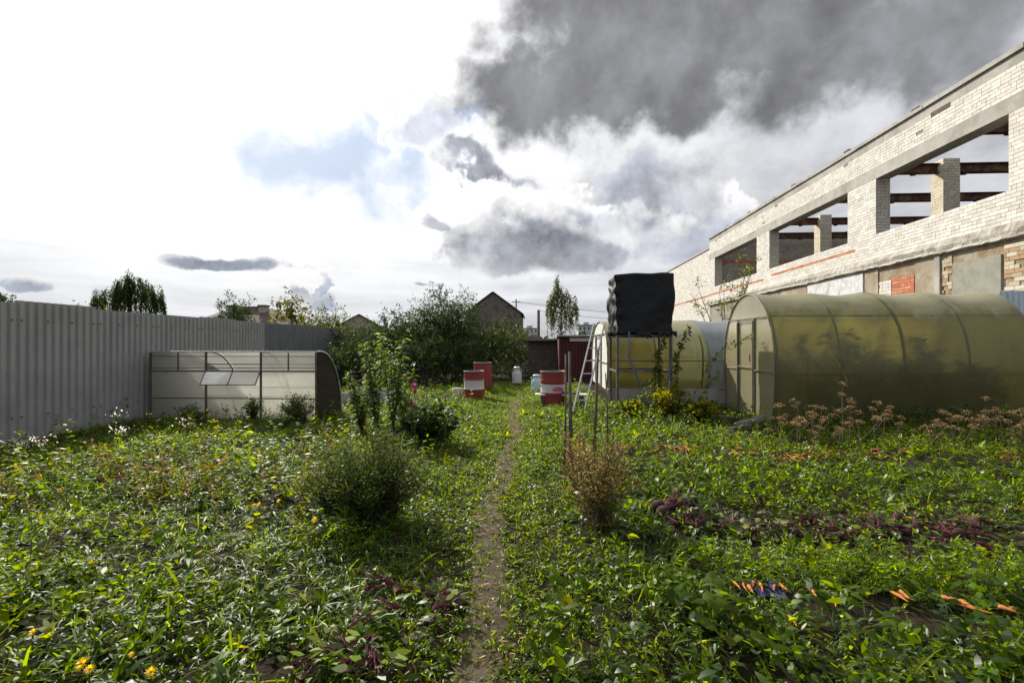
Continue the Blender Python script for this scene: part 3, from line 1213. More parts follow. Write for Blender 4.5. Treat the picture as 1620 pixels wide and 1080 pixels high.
def greenhouse(loc, length, hw, h, mats, end_mat, label, purl, sag=0.0, bars=True, base=0.0, rib_mat='rib_metal', door=True):
    root = empty('greenhouse', loc, 0, label, 'greenhouse', None)
    prof = [(y, z + base) for y, z in arch(hw, h - base)]
    k = int(round(length))
    for i in range(k + 1):
        x = i * length / k
        MB().tube([(x, y, z) for y, z in prof], .017, 6).build('rib', M[rib_mat], root, True)
    for z in purl:
        y = prof_y(prof, z)
        MB().bar((0, -y + .012, z), (length, -y + .012, z), .022).build('purlin', M[rib_mat], root)
        MB().bar((0, y - .012, z), (length, y - .012, z), .022).build('purlin', M[rib_mat], root)
    for s in (-1, 1):
        MB().bar((0, s * hw * .92, base + .02), (length, s * hw * .92, base + .02), .04).build('base_rail', M[rib_mat], root)
    for (a, b, mt) in mats:
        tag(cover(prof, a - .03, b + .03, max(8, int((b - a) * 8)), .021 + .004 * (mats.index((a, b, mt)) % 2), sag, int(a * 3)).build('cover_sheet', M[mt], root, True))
    for x in (-.022, length + .022):
        end_sheet(prof, x).build('end_sheet', M[end_mat], root)
        xo = x + (-.014 if x < 0 else .014)
        MB().tube([(xo, y * 1.0, z) for y, z in prof], .012, 6).build('end_rim', M[rib_mat], root, True)
        if not bars:
            continue
        zt = base + (h - base) * .80
        yt = prof_y(prof, zt)
        MB().bar((xo, -yt, zt), (xo, yt, zt), .024).build('end_bar', M[rib_mat], root)
        for yy in (-hw * .30, hw * .36):
            MB().bar((xo, yy, base), (xo, yy, zt - .013), .024).build('end_post', M[rib_mat], root)
        zm = base + (h - base) * .38
        MB().bar((xo, -prof_y(prof, zm), zm), (xo, -hw * .30 - .013, zm), .022).build('end_bar', M[rib_mat], root)
        MB().bar((xo, hw * .36 + .013, zm), (xo, prof_y(prof, zm), zm), .022).build('end_bar', M[rib_mat], root)
        if door and x < 0:
            d = MB()
            xd = xo - .022
            ya, yb, za, zb = -hw * .28, hw * .34, base + .06, zt - .05
            for p, q in (((ya, za), (yb, za)), ((ya, zb), (yb, zb)), ((ya, (za + zb) / 2), (yb, (za + zb) / 2))):
                d.bar((xd, *p), (xd, *q), .016)
            for yy in (ya, yb):
                d.bar((xd - .001, yy, za), (xd - .001, yy, zb), .016)
            do = d.build('door_frame', M[rib_mat], root)
            MB().box((xd - .03, ya + .05, (za + zb) / 2 + .1), (xd - .012, ya + .07, (za + zb) / 2 + .24)).build('handle', M['steel'], do)
    return root


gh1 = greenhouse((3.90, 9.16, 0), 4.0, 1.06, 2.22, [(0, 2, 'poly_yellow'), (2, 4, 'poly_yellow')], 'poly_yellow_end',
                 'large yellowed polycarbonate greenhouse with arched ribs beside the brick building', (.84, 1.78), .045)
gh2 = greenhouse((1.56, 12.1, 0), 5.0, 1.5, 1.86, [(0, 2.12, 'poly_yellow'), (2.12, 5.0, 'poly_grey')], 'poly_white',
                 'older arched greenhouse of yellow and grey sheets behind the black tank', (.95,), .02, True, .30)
crb = MB()
crb.box((-.05, -1.56, -.1), (2.3, -1.40, .34))
crb.box((2.306, -1.56, -.1), (5.05, -1.40, .30))
crb.build('concrete_kerb', M['concrete_old'], gh2)


def build_cold_frame():
    X0, X1, Y0, dep, H = -6.61, -3.71, 7.94, 1.0, 1.18
    root = empty('cold_frame', (X0, Y0, 0), 0, 'low white polycarbonate cold frame with an open vent flap by the grey fence', 'cold frame')
    W = X1 - X0
    # curved back: front top edge, over and down to the rear foot
    prof = []
    for i in range(19):
        a = math.pi / 2 * i / 18
        prof.append((.10 + (dep - .10) * math.sin(a) ** 1.0, H - 0.0 - (H) * (1 - math.cos(a)) ** 1.0))
    prof = [(.0, H), (.06, H)] + prof
    posts = (0.0, .985, 1.945, W)
    for x in posts:
        MB().bar((x, 0, -.05), (x, 0, H - .015), .028).build('post', M['steel'], root)
        MB().tube([(x, y, z - .012) for y, z in prof], .013, 6).build('rib', M['zinc'], root, True)
    for z, w in ((.85, .026), (.39, .018), (.03, .03)):
        MB().bar((0, -.004, z), (W, -.004, z), w).build('rail', M['steel'], root)
    MB().bar((-.08, -.01, H), (W + .02, -.01, H), .034, .022).build('top_rail', M['alu'], root)
    MB().bar((0, .0, 1.10), (W, .0, 1.10), .012).build('rail', M['steel'], root)
    MB().bar((0, .0, .905), (W, .0, .905), .012).build('rail', M['steel'], root)
    for x in (.49, 2.42):
        MB().bar((x, .002, .86), (x, .002, H - .02), .018).build('mullion', M['steel'], root)
    for z in (.5, .95):
        yy = [y for y, zz in prof if zz <= z][0]
        MB().bar((0, yy - .02, z), (W, yy - .02, z), .018).build('back_rail', M['zinc'], root)
    MB().bar((.05, .05, .70), (1.1, .9, .05), .014).build('brace', M['zinc'], root)
    for a, b, z0, z1 in ((0, .985, .0, .84), (.985, 1.945, .0, .84), (1.945, W, .0, .84), (0, .985, .865, 1.165), (1.945, W, .865, 1.165)):
        m = MB()
        m.add([(a + .004, .012, z0), (b - .004, .012, z0), (b - .004, .012, z1), (a + .004, .012, z1)], [(0, 1, 2, 3)])
        m.build('front_sheet', M['poly_clear'], root)
    n = len(prof)
    for a, b in ((0, .985), (.985, 1.945), (1.945, W)):
        m = MB()
        for x in (a, b):
            for y, z in prof:
                m.v.append((x, y + .006, z + .006))
        for j in range(n - 1):
            m.f.append((j, n + j, n + j + 1, j + 1))
        m.build('roof_sheet', M['poly_clear'], root, True)
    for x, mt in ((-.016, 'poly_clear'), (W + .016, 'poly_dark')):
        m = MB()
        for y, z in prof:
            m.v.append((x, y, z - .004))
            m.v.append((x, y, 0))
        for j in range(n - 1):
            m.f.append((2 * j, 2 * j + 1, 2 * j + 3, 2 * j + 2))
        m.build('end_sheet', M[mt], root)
    MB().tube([(W + .02, y + .004, z + .004) for y, z in prof], .016, 6).build('end_rim', M['alu'], root, True)
    # flap hanging open
    fl = MB()
    a, b = Vector((.99, -.02, .845)), Vector((1.94, -.02, .845))
    dn = Vector((0, -.14, -.215))
    for p, q in ((a, b), (a + dn, b + dn), (a, a + dn), (b, b + dn), ((a + b) / 2, (a + b) / 2 + dn)):
        fl.bar(p, q, .014)
    fo = fl.build('vent_flap', M['steel'], root)
    g = MB()
    o = Vector((0, -.004, .0))
    g.add([a + o, b + o, b + dn + o, a + dn + o], [(0, 1, 2, 3)])
    g.build('flap_sheet', M['poly_clear'], fo)


build_cold_frame()


# ------------------------------------------------------------------ water tank on its stand, ladder, stakes
def build_tank():
    X0, X1, Y0, Y1 = 1.50, 2.64, 9.45, 10.5
    root = empty('water_tank', ((X0 + X1) / 2, (Y0 + Y1) / 2, 0), 0, 'cube water tank wrapped in black film on a tall steel stand', 'tank')
    hx, hy = (X1 - X0) / 2, (Y1 - Y0) / 2
    for sx in (-1, 1):
        for sy in (-1, 1):
            MB().bar((sx * (hx - .06), sy * (hy - .06), -.1), (sx * (hx - .06), sy * (hy - .06), 1.50), .05).build('leg', M['steel'], root)
    for z in (.78, 1.47):
        for sy in (-1, 1):
            MB().bar((-hx + .09, sy * (hy - .06), z), (hx - .09, sy * (hy - .06), z), .04).build('crossbar', M['steel'], root)
        for sx in (-1, 1):
            MB().bar((sx * (hx - .06), -hy + .09, z), (sx * (hx - .06), hy - .09, z), .04).build('crossbar', M['steel'], root)
    MB().box((-hx + .06, -hy + .06, 1.49), (hx - .06, hy - .06, 1.54)).build('deck', M['wood_dark'], root)
    # film: subdivided box pushed in and out by the cage underneath
    bm = bmesh.new()
    bmesh.ops.create_cube(bm, size=1)
    bmesh.ops.subdivide_edges(bm, edges=bm.edges[:], cuts=30, use_grid_fill=True)
    for v in bm.verts:
        x, y, z = v.co
        x *= 2 * hx * .97
        y *= 2 * hy * .97
        zz = 1.52 + (z + .5) * 1.16
        n = v.co.normalized()
        side = max(abs(v.co.x), abs(v.co.y)) > .495
        w = .008 * math.sin(zz * 30 + 9 * mnoise.noise((x * 2.5, y * 2.5, zz * 1.5))) * (1.3 if v.co.x < -.45 else .15)
        w += .035 * mnoise.noise((x * 2.3 + 4, y * 2.3, zz * 2.0)) + .018 * mnoise.noise((x * 7, y * 7, zz * 6))
        if v.co.x < -.4:
            w += .05 * mnoise.noise((x * 3 + 9, y * 4, zz * 5))
        if side and -.49 < v.co.z < .49:
            x += w * (1 if v.co.x > .495 else -1 if v.co.x < -.495 else 0)
            y += w * .5 * (1 if v.co.y > .495 else -1 if v.co.y < -.495 else 0)
        if v.co.z > .495:
            zz += .02 * mnoise.noise((x * 3, y * 3, 0)) - .03 * max(0, -v.co.x)
        if v.co.z < -.44 and side:
            zz += .04 * mnoise.noise((x * 6, y * 6, 2)) - .02
        v.co = (x, y, zz)
    me = bpy.data.meshes.new('film_wrap')
    bm.to_mesh(me)
    bm.free()
    me.shade_smooth()
    link_mesh('film_wrap', me, M['film'], root)
    fr = MB()
    for k in range(26):
        if k % 2:
            x, y = random.uniform(-hx, hx), -hy + random.uniform(-.01, .03)
            dx, dy = .05, 0
        else:
            x, y = -hx + random.uniform(-.02, .02), random.uniform(-hy, hy)
            dx, dy = 0, .05
        l = random.uniform(.03, .13)
        fr.add([(x - dx, y - dy, 1.56), (x + dx, y + dy, 1.56), (x + dx * .6 + .02, y + dy - .02, 1.52 - l), (x - dx * .4, y - dy * .4, 1.53 - l * .5)], [(0, 1, 2, 3)])
    tag(fr.build('torn_fringe', M['film'], root), kind='stuff')
    MB().tube([(-.3, -hy - .02, 1.55), (-.33, -hy - .06, 1.1), (-.1, -hy - .1, .55), (.3, -hy - .08, .42), (.44, -hy - .05, .62), (.5, -hy - .02, .95)], .016, 6).build('hose', M['rubber'], root, True)


build_tank()


def build_ladder():
    b = G(914, 655)
    t = P(948, 512, 9.85)
    root = empty('ladder', (b.x, b.y, 0), 0, 'thin aluminium ladder leaning against the black water tank', 'ladder')
    off = Vector((.11, .03, 0))
    d = t - b
    d0 = Vector((0, 0, -.03))
    MB().bar(d0 - off, d - off, .025, .03).build('rail', M['alu'], root)
    MB().bar(d0 + off, d + off, .025, .03).build('rail', M['alu'], root)
    for i in range(1, 7):
        p = d * (i / 7)
        MB().bar(p - off * .9, p + off * .9, .02, .02).build('rung', M['alu'], root)


build_ladder()
for i, (bx, by, tx, ty, r) in enumerate(((893, 745, 895, 560, .012), (901, 752, 901, 556, .017), (938, 742, 946, 552, .018), (905, 700, 902, 575, .010), (962, 712, 958, 590, .010))):
    b = G(bx, by)
    d = CAM_H * 765 / (by - 545)
    t = P(tx, ty, d + .12)
    m = MB()
    m.tube([(0, 0, -.1), ((t - b) * .5) + Vector((.006, 0, 0)), t - b], r, 7, r * .75)
    o = m.build('garden_stake', M['wood_dark' if i != 3 else 'steel'], None, True)
    o.location = b
    tag(o, 'thin dark stake standing upright among the dry wispy plant beside the path', 'stake', 'stakes by the dry plant')


# ------------------------------------------------------------------ trees and shrubs
def trunk_mb(h, r, lean=(0, 0), limbs=6, spread=1.0, z_lo=.35, seed=1):
    rd = random.Random(seed)
    mb = MB()
    pts = [(lean[0] * q + rd.uniform(-.02, .02) * h * .3 * q, lean[1] * q, h * q - (.15 if q == 0 else 0)) for q in (0, .2, .4, .6, .8, 1)]
    mb.tube(pts, r, 8, r * .25)
    tips = []
    for i in range(limbs):
        q = z_lo + (1 - z_lo) * (i + rd.random() * .5) / limbs
        j = min(int(q * 5), 4)
        f = q * 5 - j
        s = Vector(pts[j]).lerp(Vector(pts[j + 1]), f)
        a = i * 2.4 + rd.random()
        ln = spread * (1.1 - .5 * q) * rd.uniform(.7, 1.1)
        e = s + Vector((math.cos(a) * ln, math.sin(a) * ln, ln * rd.uniform(.4, .9)))
        mid = s.lerp(e, .5) + Vector((0, 0, .08 * ln))
        rr = r * (1 - q * .75) * .5
        mb.tube([s, mid, e], rr, 6, rr * .3)
        tips.append(e)
    return mb, tips


def crown(lobes, n, L, W, cols, droop=.2, twig=.5, per=9, shell=.55):
    """Leaves carried on short twigs scattered through ellipsoid lobes: uneven outline, gaps."""
    lb = LB()
    vol = np.array([l[3] * l[4] * l[5] for l in lobes])
    for l, share in zip(lobes, vol / vol.sum()):
        nt = max(4, int(n * share / per))
        d = unit(rng.normal(size=(nt, 3)))
        rad = (shell + (1 - shell) * rng.uniform(size=(nt, 1))) * (1 + .18 * rng.normal(size=(nt, 1)))
        rad = np.where(rng.uniform(size=(nt, 1)) < .25, rad * rng.uniform(.3, .9, size=(nt, 1)), rad)
        c = np.array(l[:3]) + d * rad * np.array(l[3:6])
        td = unit(d + rng.normal(size=(nt, 3)) * .6 + np.array([0, 0, .25 - droop]))
        tl = twig * rng.uniform(.5, 1.3, nt)
        t = rng.uniform(0, 1, (nt, per))
        b = c[:, None, :] + td[:, None, :] * (tl[:, None] * t)[..., None]
        b[..., 2] -= droop * (tl[:, None] * t) ** 2 / max(twig, .01)
        tone = pal(nt, cols, .25)
        b = b.reshape(-1, 3) + rng.normal(size=(nt * per, 3)) * L * .25
        ld = unit(rep(td, per) * .6 + unit(rng.normal(size=(nt * per, 3))) + np.array([0, 0, -.5 * droop]))
        lb.add(b, ld, L * rng.uniform(.6, 1.3, nt * per), W * rng.uniform(.7, 1.3, nt * per), droop, rep(tone, per) * rng.uniform(.75, 1.3, (nt * per, 1)), 1.2)
    return lb


def weeping(tops, n_str, reach, L, W, cols, per=26, out=.25):
    """Hanging strands of small leaves below a set of branch tops."""
    lb = LB()
    tops = np.array(tops)
    i = rng.integers(0, len(tops), n_str)
    a = rng.uniform(0, 2 * np.pi, n_str)
    s = tops[i][:, :3].copy()
    rr = tops[i][:, 3] * np.sqrt(rng.uniform(size=n_str))
    s[:, 0] += np.cos(a) * rr
    s[:, 1] += np.sin(a) * rr
    s[:, 2] += rng.normal(size=n_str) * .12 * reach - .35 * rr
    ln = reach * rng.uniform(.45, 1.2, n_str)
    t = rng.uniform(0, 1, (n_str, per))
    b = np.repeat(s[:, None, :], per, axis=1)
    b[..., 0] += (np.cos(a) * out * reach)[:, None] * t ** .6
    b[..., 1] += (np.sin(a) * out * reach)[:, None] * t ** .6
    b[..., 2] -= ln[:, None] * t
    b = b.reshape(-1, 3) + rng.normal(size=(n_str * per, 3)) * .06
    m = n_str * per
    d = unit(np.stack([rng.normal(size=m) * .5, rng.normal(size=m) * .5, -np.ones(m)], axis=1))
    tone = rep(pal(n_str, cols, .25), per)
    lb.add(b, d, L * rng.uniform(.6, 1.3, m), W * rng.uniform(.7, 1.3, m), .1, tone, 1.3)
    return lb


def plant_tree(name, loc, label, cat, group, trunk, crown_lb, bark='bark', leafm='leaf_far'):
    root = empty(name, loc, 0, label, cat, group)
    trunk.build('trunk', M[bark], root, True)
    crown_lb.build('crown', M[leafm], root)
    return root


TREE_D = [(.030, .050, .018), (.038, .060, .020), (.026, .042, .016)]
TREE_M = [(.045, .070, .020), (.055, .080, .022), (.062, .078, .024)]
TREE_Y = [(.10, .105, .025), (.12, .115, .028), (.085, .09, .022), (.075, .09, .02)]


def build_trees():
    # willow beyond the fence
    c = P(205, 545, 60)
    tk, tips = trunk_mb(8.5, .35, (0, 0), 9, 3.0, .3, 3)
    tops = [(-.2, 0, 10.0, .5), (.5, .3, 9.6, .6), (-.9, 0, 9.2, .7), (1.5, .4, 9.0, .8), (2.5, 0, 8.5, .7), (3.2, .3, 7.9, .6), (-1.5, .2, 8.4, .6), (.4, -1, 8.6, .9), (3.7, 0, 7.2, .4), (-3.0, .5, 7.9, .6), (-3.9, 0, 7.6, .5), (-4.4, .2, 6.9, .3), (.2, 0, 7.6, 1.5)]
    lb = weeping(tops, 520, 3.2, .26, .075, TREE_D + TREE_M[:1], 34, .17)
    tk.tube([(0, 0, 3.5), (-2, 0, 6.0), (-3.8, 0, 7.0)], .14, 6, .05)
    plant_tree('willow_tree', (c.x, c.y, 0), 'drooping grey green willow beyond the grey fence', 'tree', None, tk, lb)
    # spruce-like round tree in front of the hipped house
    c = P(370, 545, 34)
    tk, _ = trunk_mb(4.2, .16, (0, 0), 6, .8, .2, 5)
    lb = crown([(0, 0, 2.2, 1.5, 1.4, 1.3), (-.1, 0, 3.3, 1.0, 1.0, 1.1), (-.35, 0, 4.2, .45, .5, .8), (.75, .1, 3.7, .5, .5, .9), (.9, 0, 2.6, .8, .8, .9)], 7000, .16, .05, TREE_D, .1, .35)
    plant_tree('dense_tree', (c.x, c.y, 0), 'dense dark rounded tree in front of the hipped roof house', 'tree', None, tk, lb)
    # pear tree with yellowing leaves
    c = P(462, 545, 24)
    tk, _ = trunk_mb(3.5, .10, (0, 0), 8, .9, .25, 7)
    lb = crown([(-.5, 0, 2.6, .55, .6, .9), (-.2, .1, 3.3, .45, .5, .7), (.25, 0, 2.8, .55, .6, .9), (.75, 0, 2.2, .6, .6, .8), (-.9, 0, 1.9, .5, .5, .6)], 1500, .17, .075, TREE_Y, .3, .35, 7)
    plant_tree('pear_tree', (c.x, c.y, 0), 'thin fruit tree with yellowing leaves rising above the far fence', 'tree', None, tk, lb)
    # low yellow shrubs peeking over the fence under the willow
    for px, py, d, s in ((130, 484, 30, .6), (160, 480, 30, .8), (110, 486, 30, .4)):
        c = P(px, 545, d)
        h = CAM_H + d * (545 - py) / 765
        tk, _ = trunk_mb(h * .9, .05, (0, 0), 5, .4, .3, 8)
        lb = crown([(0, 0, h * .75, .9 * s, .8, h * .28), (.4, 0, h * .6, .7, .7, h * .3)], 420, .16, .06, TREE_Y + TREE_M, .1, .4, 6)
        plant_tree('shrub', (c.x, c.y, 0), 'yellowish shrub just showing over the grey fence beside the willow', 'shrub', 'shrubs behind the grey fence', tk, lb)
    c = P(2, 545, 26)
    tk, _ = trunk_mb(3.4, .08, (0, 0), 5, .5, .4, 9)
    plant_tree('broadleaf_tree', (c.x, c.y, 0), 'dark leafy branch tip showing over the fence corner', 'tree', None, tk, crown([(0, 0, 3.3, .6, .5, .55), (.3, 0, 3.6, .35, .3, .25)], 900, .14, .07, TREE_D, .1, .3))
    # weeping birch by the sheds
    c = P(888, 545, 40)
    tk, _ = trunk_mb(6.0, .12, (0, 0), 8, .7, .35, 11)
    tops = [(-.35, 0, 6.6, .1), (-.4, 0, 6.0, .25), (.1, 0, 5.9, .3), (-.7, 0, 5.5, .25), (.5, 0, 5.6, .3), (0, .3, 4.8, .6), (-.95, 0, 4.9, .2), (.95, 0, 5.3, .25), (1.1, 0, 4.6, .2), (.5, 0, 4.0, .5), (-.6, 0, 3.9, .4)]
    lb = weeping(tops, 230, 1.9, .16, .06, TREE_M + TREE_Y[2:], 24, .08)
    plant_tree('birch_tree', (c.x, c.y, 0), 'slender weeping birch standing behind the sheds', 'tree', None, tk, lb, 'birch_bark')
    # the dark belt of shrubs at the end of the garden; each one a plant of its own
    belt = [(508, 16.5, 2.6, 1.05, 'm'), (545, 19.0, 2.3, 1.0, 'm'), (590, 15.5, 2.05, 1.2, 'd'), (640, 16.5, 2.6, 1.25, 'd'),
            (690, 17.5, 3.3, 1.4, 'd'), (722, 18.5, 3.25, 1.15, 'd'), (775, 19.0, 2.35, 1.2, 'd'), (812, 20.5, 2.2, 1.0, 'm'), (560, 14.2, 1.35, .8, 'd'), (662, 15.0, 1.5, .9, 'd'), (720, 16.0, 1.6, 1.0, 'd')]
    labs = ['leafy shrub at the far end of the steel fence', 'light leafy shrub under the red roofed house', 'dark low shrub behind the cold frame end', 'wide dark willowy shrub behind the tall sunlit plant',
            'tallest dark willowy shrub left of the plank gable', 'tall dark shrub touching the plank gable', 'dark shrub in front of the plank gable', 'small green shrub beside the dark shed',
            'dark low shrub between cold frame and tall sunlit plant', 'low dark bush behind the crimson dahlias', 'low dark bush behind the striped barrel']
    for (px, d, h, w, k), lab in zip(belt, labs):
        c = P(px, 545, d)
        tk, _ = trunk_mb(h * .8, .05, (.1, 0), 8, w * .6, .1, int(px))
        lob = [(0, 0, h * .42, w, w * .8, h * .42)]
        for j in range(5):
            a = j * 1.3 + px
            lob.append((math.cos(a) * w * .55, math.sin(a) * w * .5, h * random.uniform(.55, .82), w * random.uniform(.3, .5), w * .4, h * random.uniform(.16, .24)))
        lb = crown(lob, int(8200 * w * h / 3), .105, .030, [(.022, .036, .013), (.030, .046, .016), (.038, .054, .02)] if k == 'd' else TREE_M + TREE_D[:1] + TREE_Y[3:], .05, .42, 11, .3)
        plant_tree('leafy_shrub', (c.x, c.y, 0), lab, 'shrub', 'shrubs at the end of the garden', tk, lb)
    # sparse sapling in front of the building
    c = P(1150, 545, 15.3)
    root = empty('sapling', (c.x, c.y, 0), 0, 'sparse young tree with few yellow leaves in front of the brick wall', 'tree')
    tw = MB()
    lb = LB()
    rd = random.Random(4)
    for i in range(11):
        a = rd.uniform(0, 6.3)
        sp = rd.uniform(.25, 1.25)
        h = rd.uniform(2.6, 4.1)
        pts = [Vector((0, 0, 0)), Vector((math.cos(a) * sp * .3, math.sin(a) * sp * .3, h * .45)), Vector((math.cos(a) * sp * .75, math.sin(a) * sp * .75, h * .8)), Vector((math.cos(a) * sp, math.sin(a) * sp, h))]
        tw.tube(pts, .022, 5, .004)
        for j in range(5):
            q = rd.uniform(.45, 1)
            s = pts[1].lerp(pts[3], q) if q < .95 else pts[3]
            e = s + Vector((rd.uniform(-.4, .4), rd.uniform(-.4, .4), rd.uniform(.1, .45)))
            tw.tube([s, e], .007, 4, .003)
            m = 9
            t = rng.uniform(0, 1, (m, 1))
            b = np.array(s) + (np.array(e) - np.array(s)) * t + rng.normal(size=(m, 3)) * .05
            lb.add(b, dirs(m, -.6, .5), rng.uniform(.06, .12, m), .05, .2, pal(m, [(.07, .085, .02), (.11, .11, .02), (.06, .07, .02)], .25), 1.0)
    tw.build('stems', M['bark'], root, True)
    lb.build('leaves', M['leaf'], root)
    # distant hedge mass that closes the horizon
    lb = LB()
    for x0, x1, y, h in ((-60, -9, 62, 3.2), (-30, 12, 55, 2.6), (6, 30, 75, 3.0), (-90, -20, 90, 5)):
        n = int((x1 - x0) * 45)
        x = rng.uniform(x0, x1, n)
        hh = h * (.45 + .75 * vn(x, y, .35, 3))
        b = np.stack([x, y + rng.normal(size=n) * 1.2, rng.uniform(0, 1, n) ** .7 * hh], axis=1)
        lb.add(b, unit(rng.normal(size=(n, 3))), .55, .3, .1, pal(n, TREE_D + TREE_M, .25), 1.5)
    tag(lb.build('far_greenery', M['leaf_far']), 'distant belt of dark green treetops along the horizon', 'greenery', None, 'stuff')


build_trees()


# ------------------------------------------------------------------ houses, sheds, poles
def gable_house(name, loc, w, dep, eave, ridge, wall, roof, label, cat, planks=False, over=.25, along='X', windows=(), ry=0.0):
    """Gable end faces the camera (-Y); ridge runs along Y. along='Y' turns it by 90 degrees."""
    root = empty(name, loc, R(ry) + (R(90) if along == 'Y' else 0), label, cat)
    h = w / 2
    m = MB()
    m.add([(-h, 0, -.2), (h, 0, -.2), (h, 0, eave), (0, 0, ridge), (-h, 0, eave), (-h, dep, -.2), (h, dep, -.2), (h, dep, eave), (0, dep, ridge), (-h, dep, eave)],
          [(0, 1, 2, 3, 4), (9, 8, 7, 6, 5), (1, 6, 7, 2), (0, 4, 9, 5)])
    m.build('wall', M[wall], root)
    sl = math.hypot(h, ridge - eave)
    for s in (-1, 1):
        rf = MB()
        ux, uz = s * h / sl, (eave - ridge) / sl
        a = Vector((0, 0, ridge + .02))
        e = a + Vector((ux, 0, uz)) * (sl + over)
        nn = Vector((-uz * s, 0, ux * s)) * .07
        vs = [a + Vector((0, -over, 0)), e + Vector((0, -over, 0)), e + Vector((0, dep + over, 0)), a + Vector((0, dep + over, 0))]
        up = Vector((uz * -s * s, 0, 0))
        vs2 = [v + Vector((abs(uz) * s * .06, 0, abs(ux) * .08)) for v in vs]
        rf.add(vs + vs2, [(0, 3, 2, 1), (4, 5, 6, 7), (0, 1, 5, 4), (1, 2, 6, 5), (2, 3, 7, 6), (3, 0, 4, 7)])
        rf.build('roof', M[roof], root)
    if planks:
        x = -h + .02
        while x < h - .05:
            top = eave + (ridge - eave) * (1 - abs(x + .09) / h) - .03
            pm = MB()
            o = random.uniform(0, .012)
            pm.box((x, -.03 - o, 0), (x + .17, -.004, top))
            pm.build('plank', M['wood_grey'], root)
            x += .19
    for (x0, x1, z0, z1) in windows:
        f = MB()
        for bx in ((x0, x1, z0, z0 + .08), (x0, x1, z1 - .08, z1), (x0, x0 + .08, z0 + .081, z1 - .081), (x1 - .08, x1, z0 + .081, z1 - .081), ((x0 + x1) / 2 - .04, (x0 + x1) / 2 + .04, z0 + .081, z1 - .081)):
            f.box((bx[0], -.09, bx[2]), (bx[1], .0, bx[3]))
        fo = f.build('window_frame', M['white'], root)
        MB().box((x0 + .04, -.04, z0 + .04), (x1 - .04, -.004, z1 - .04)).build('pane', M['glass_dark'], fo)
    return root


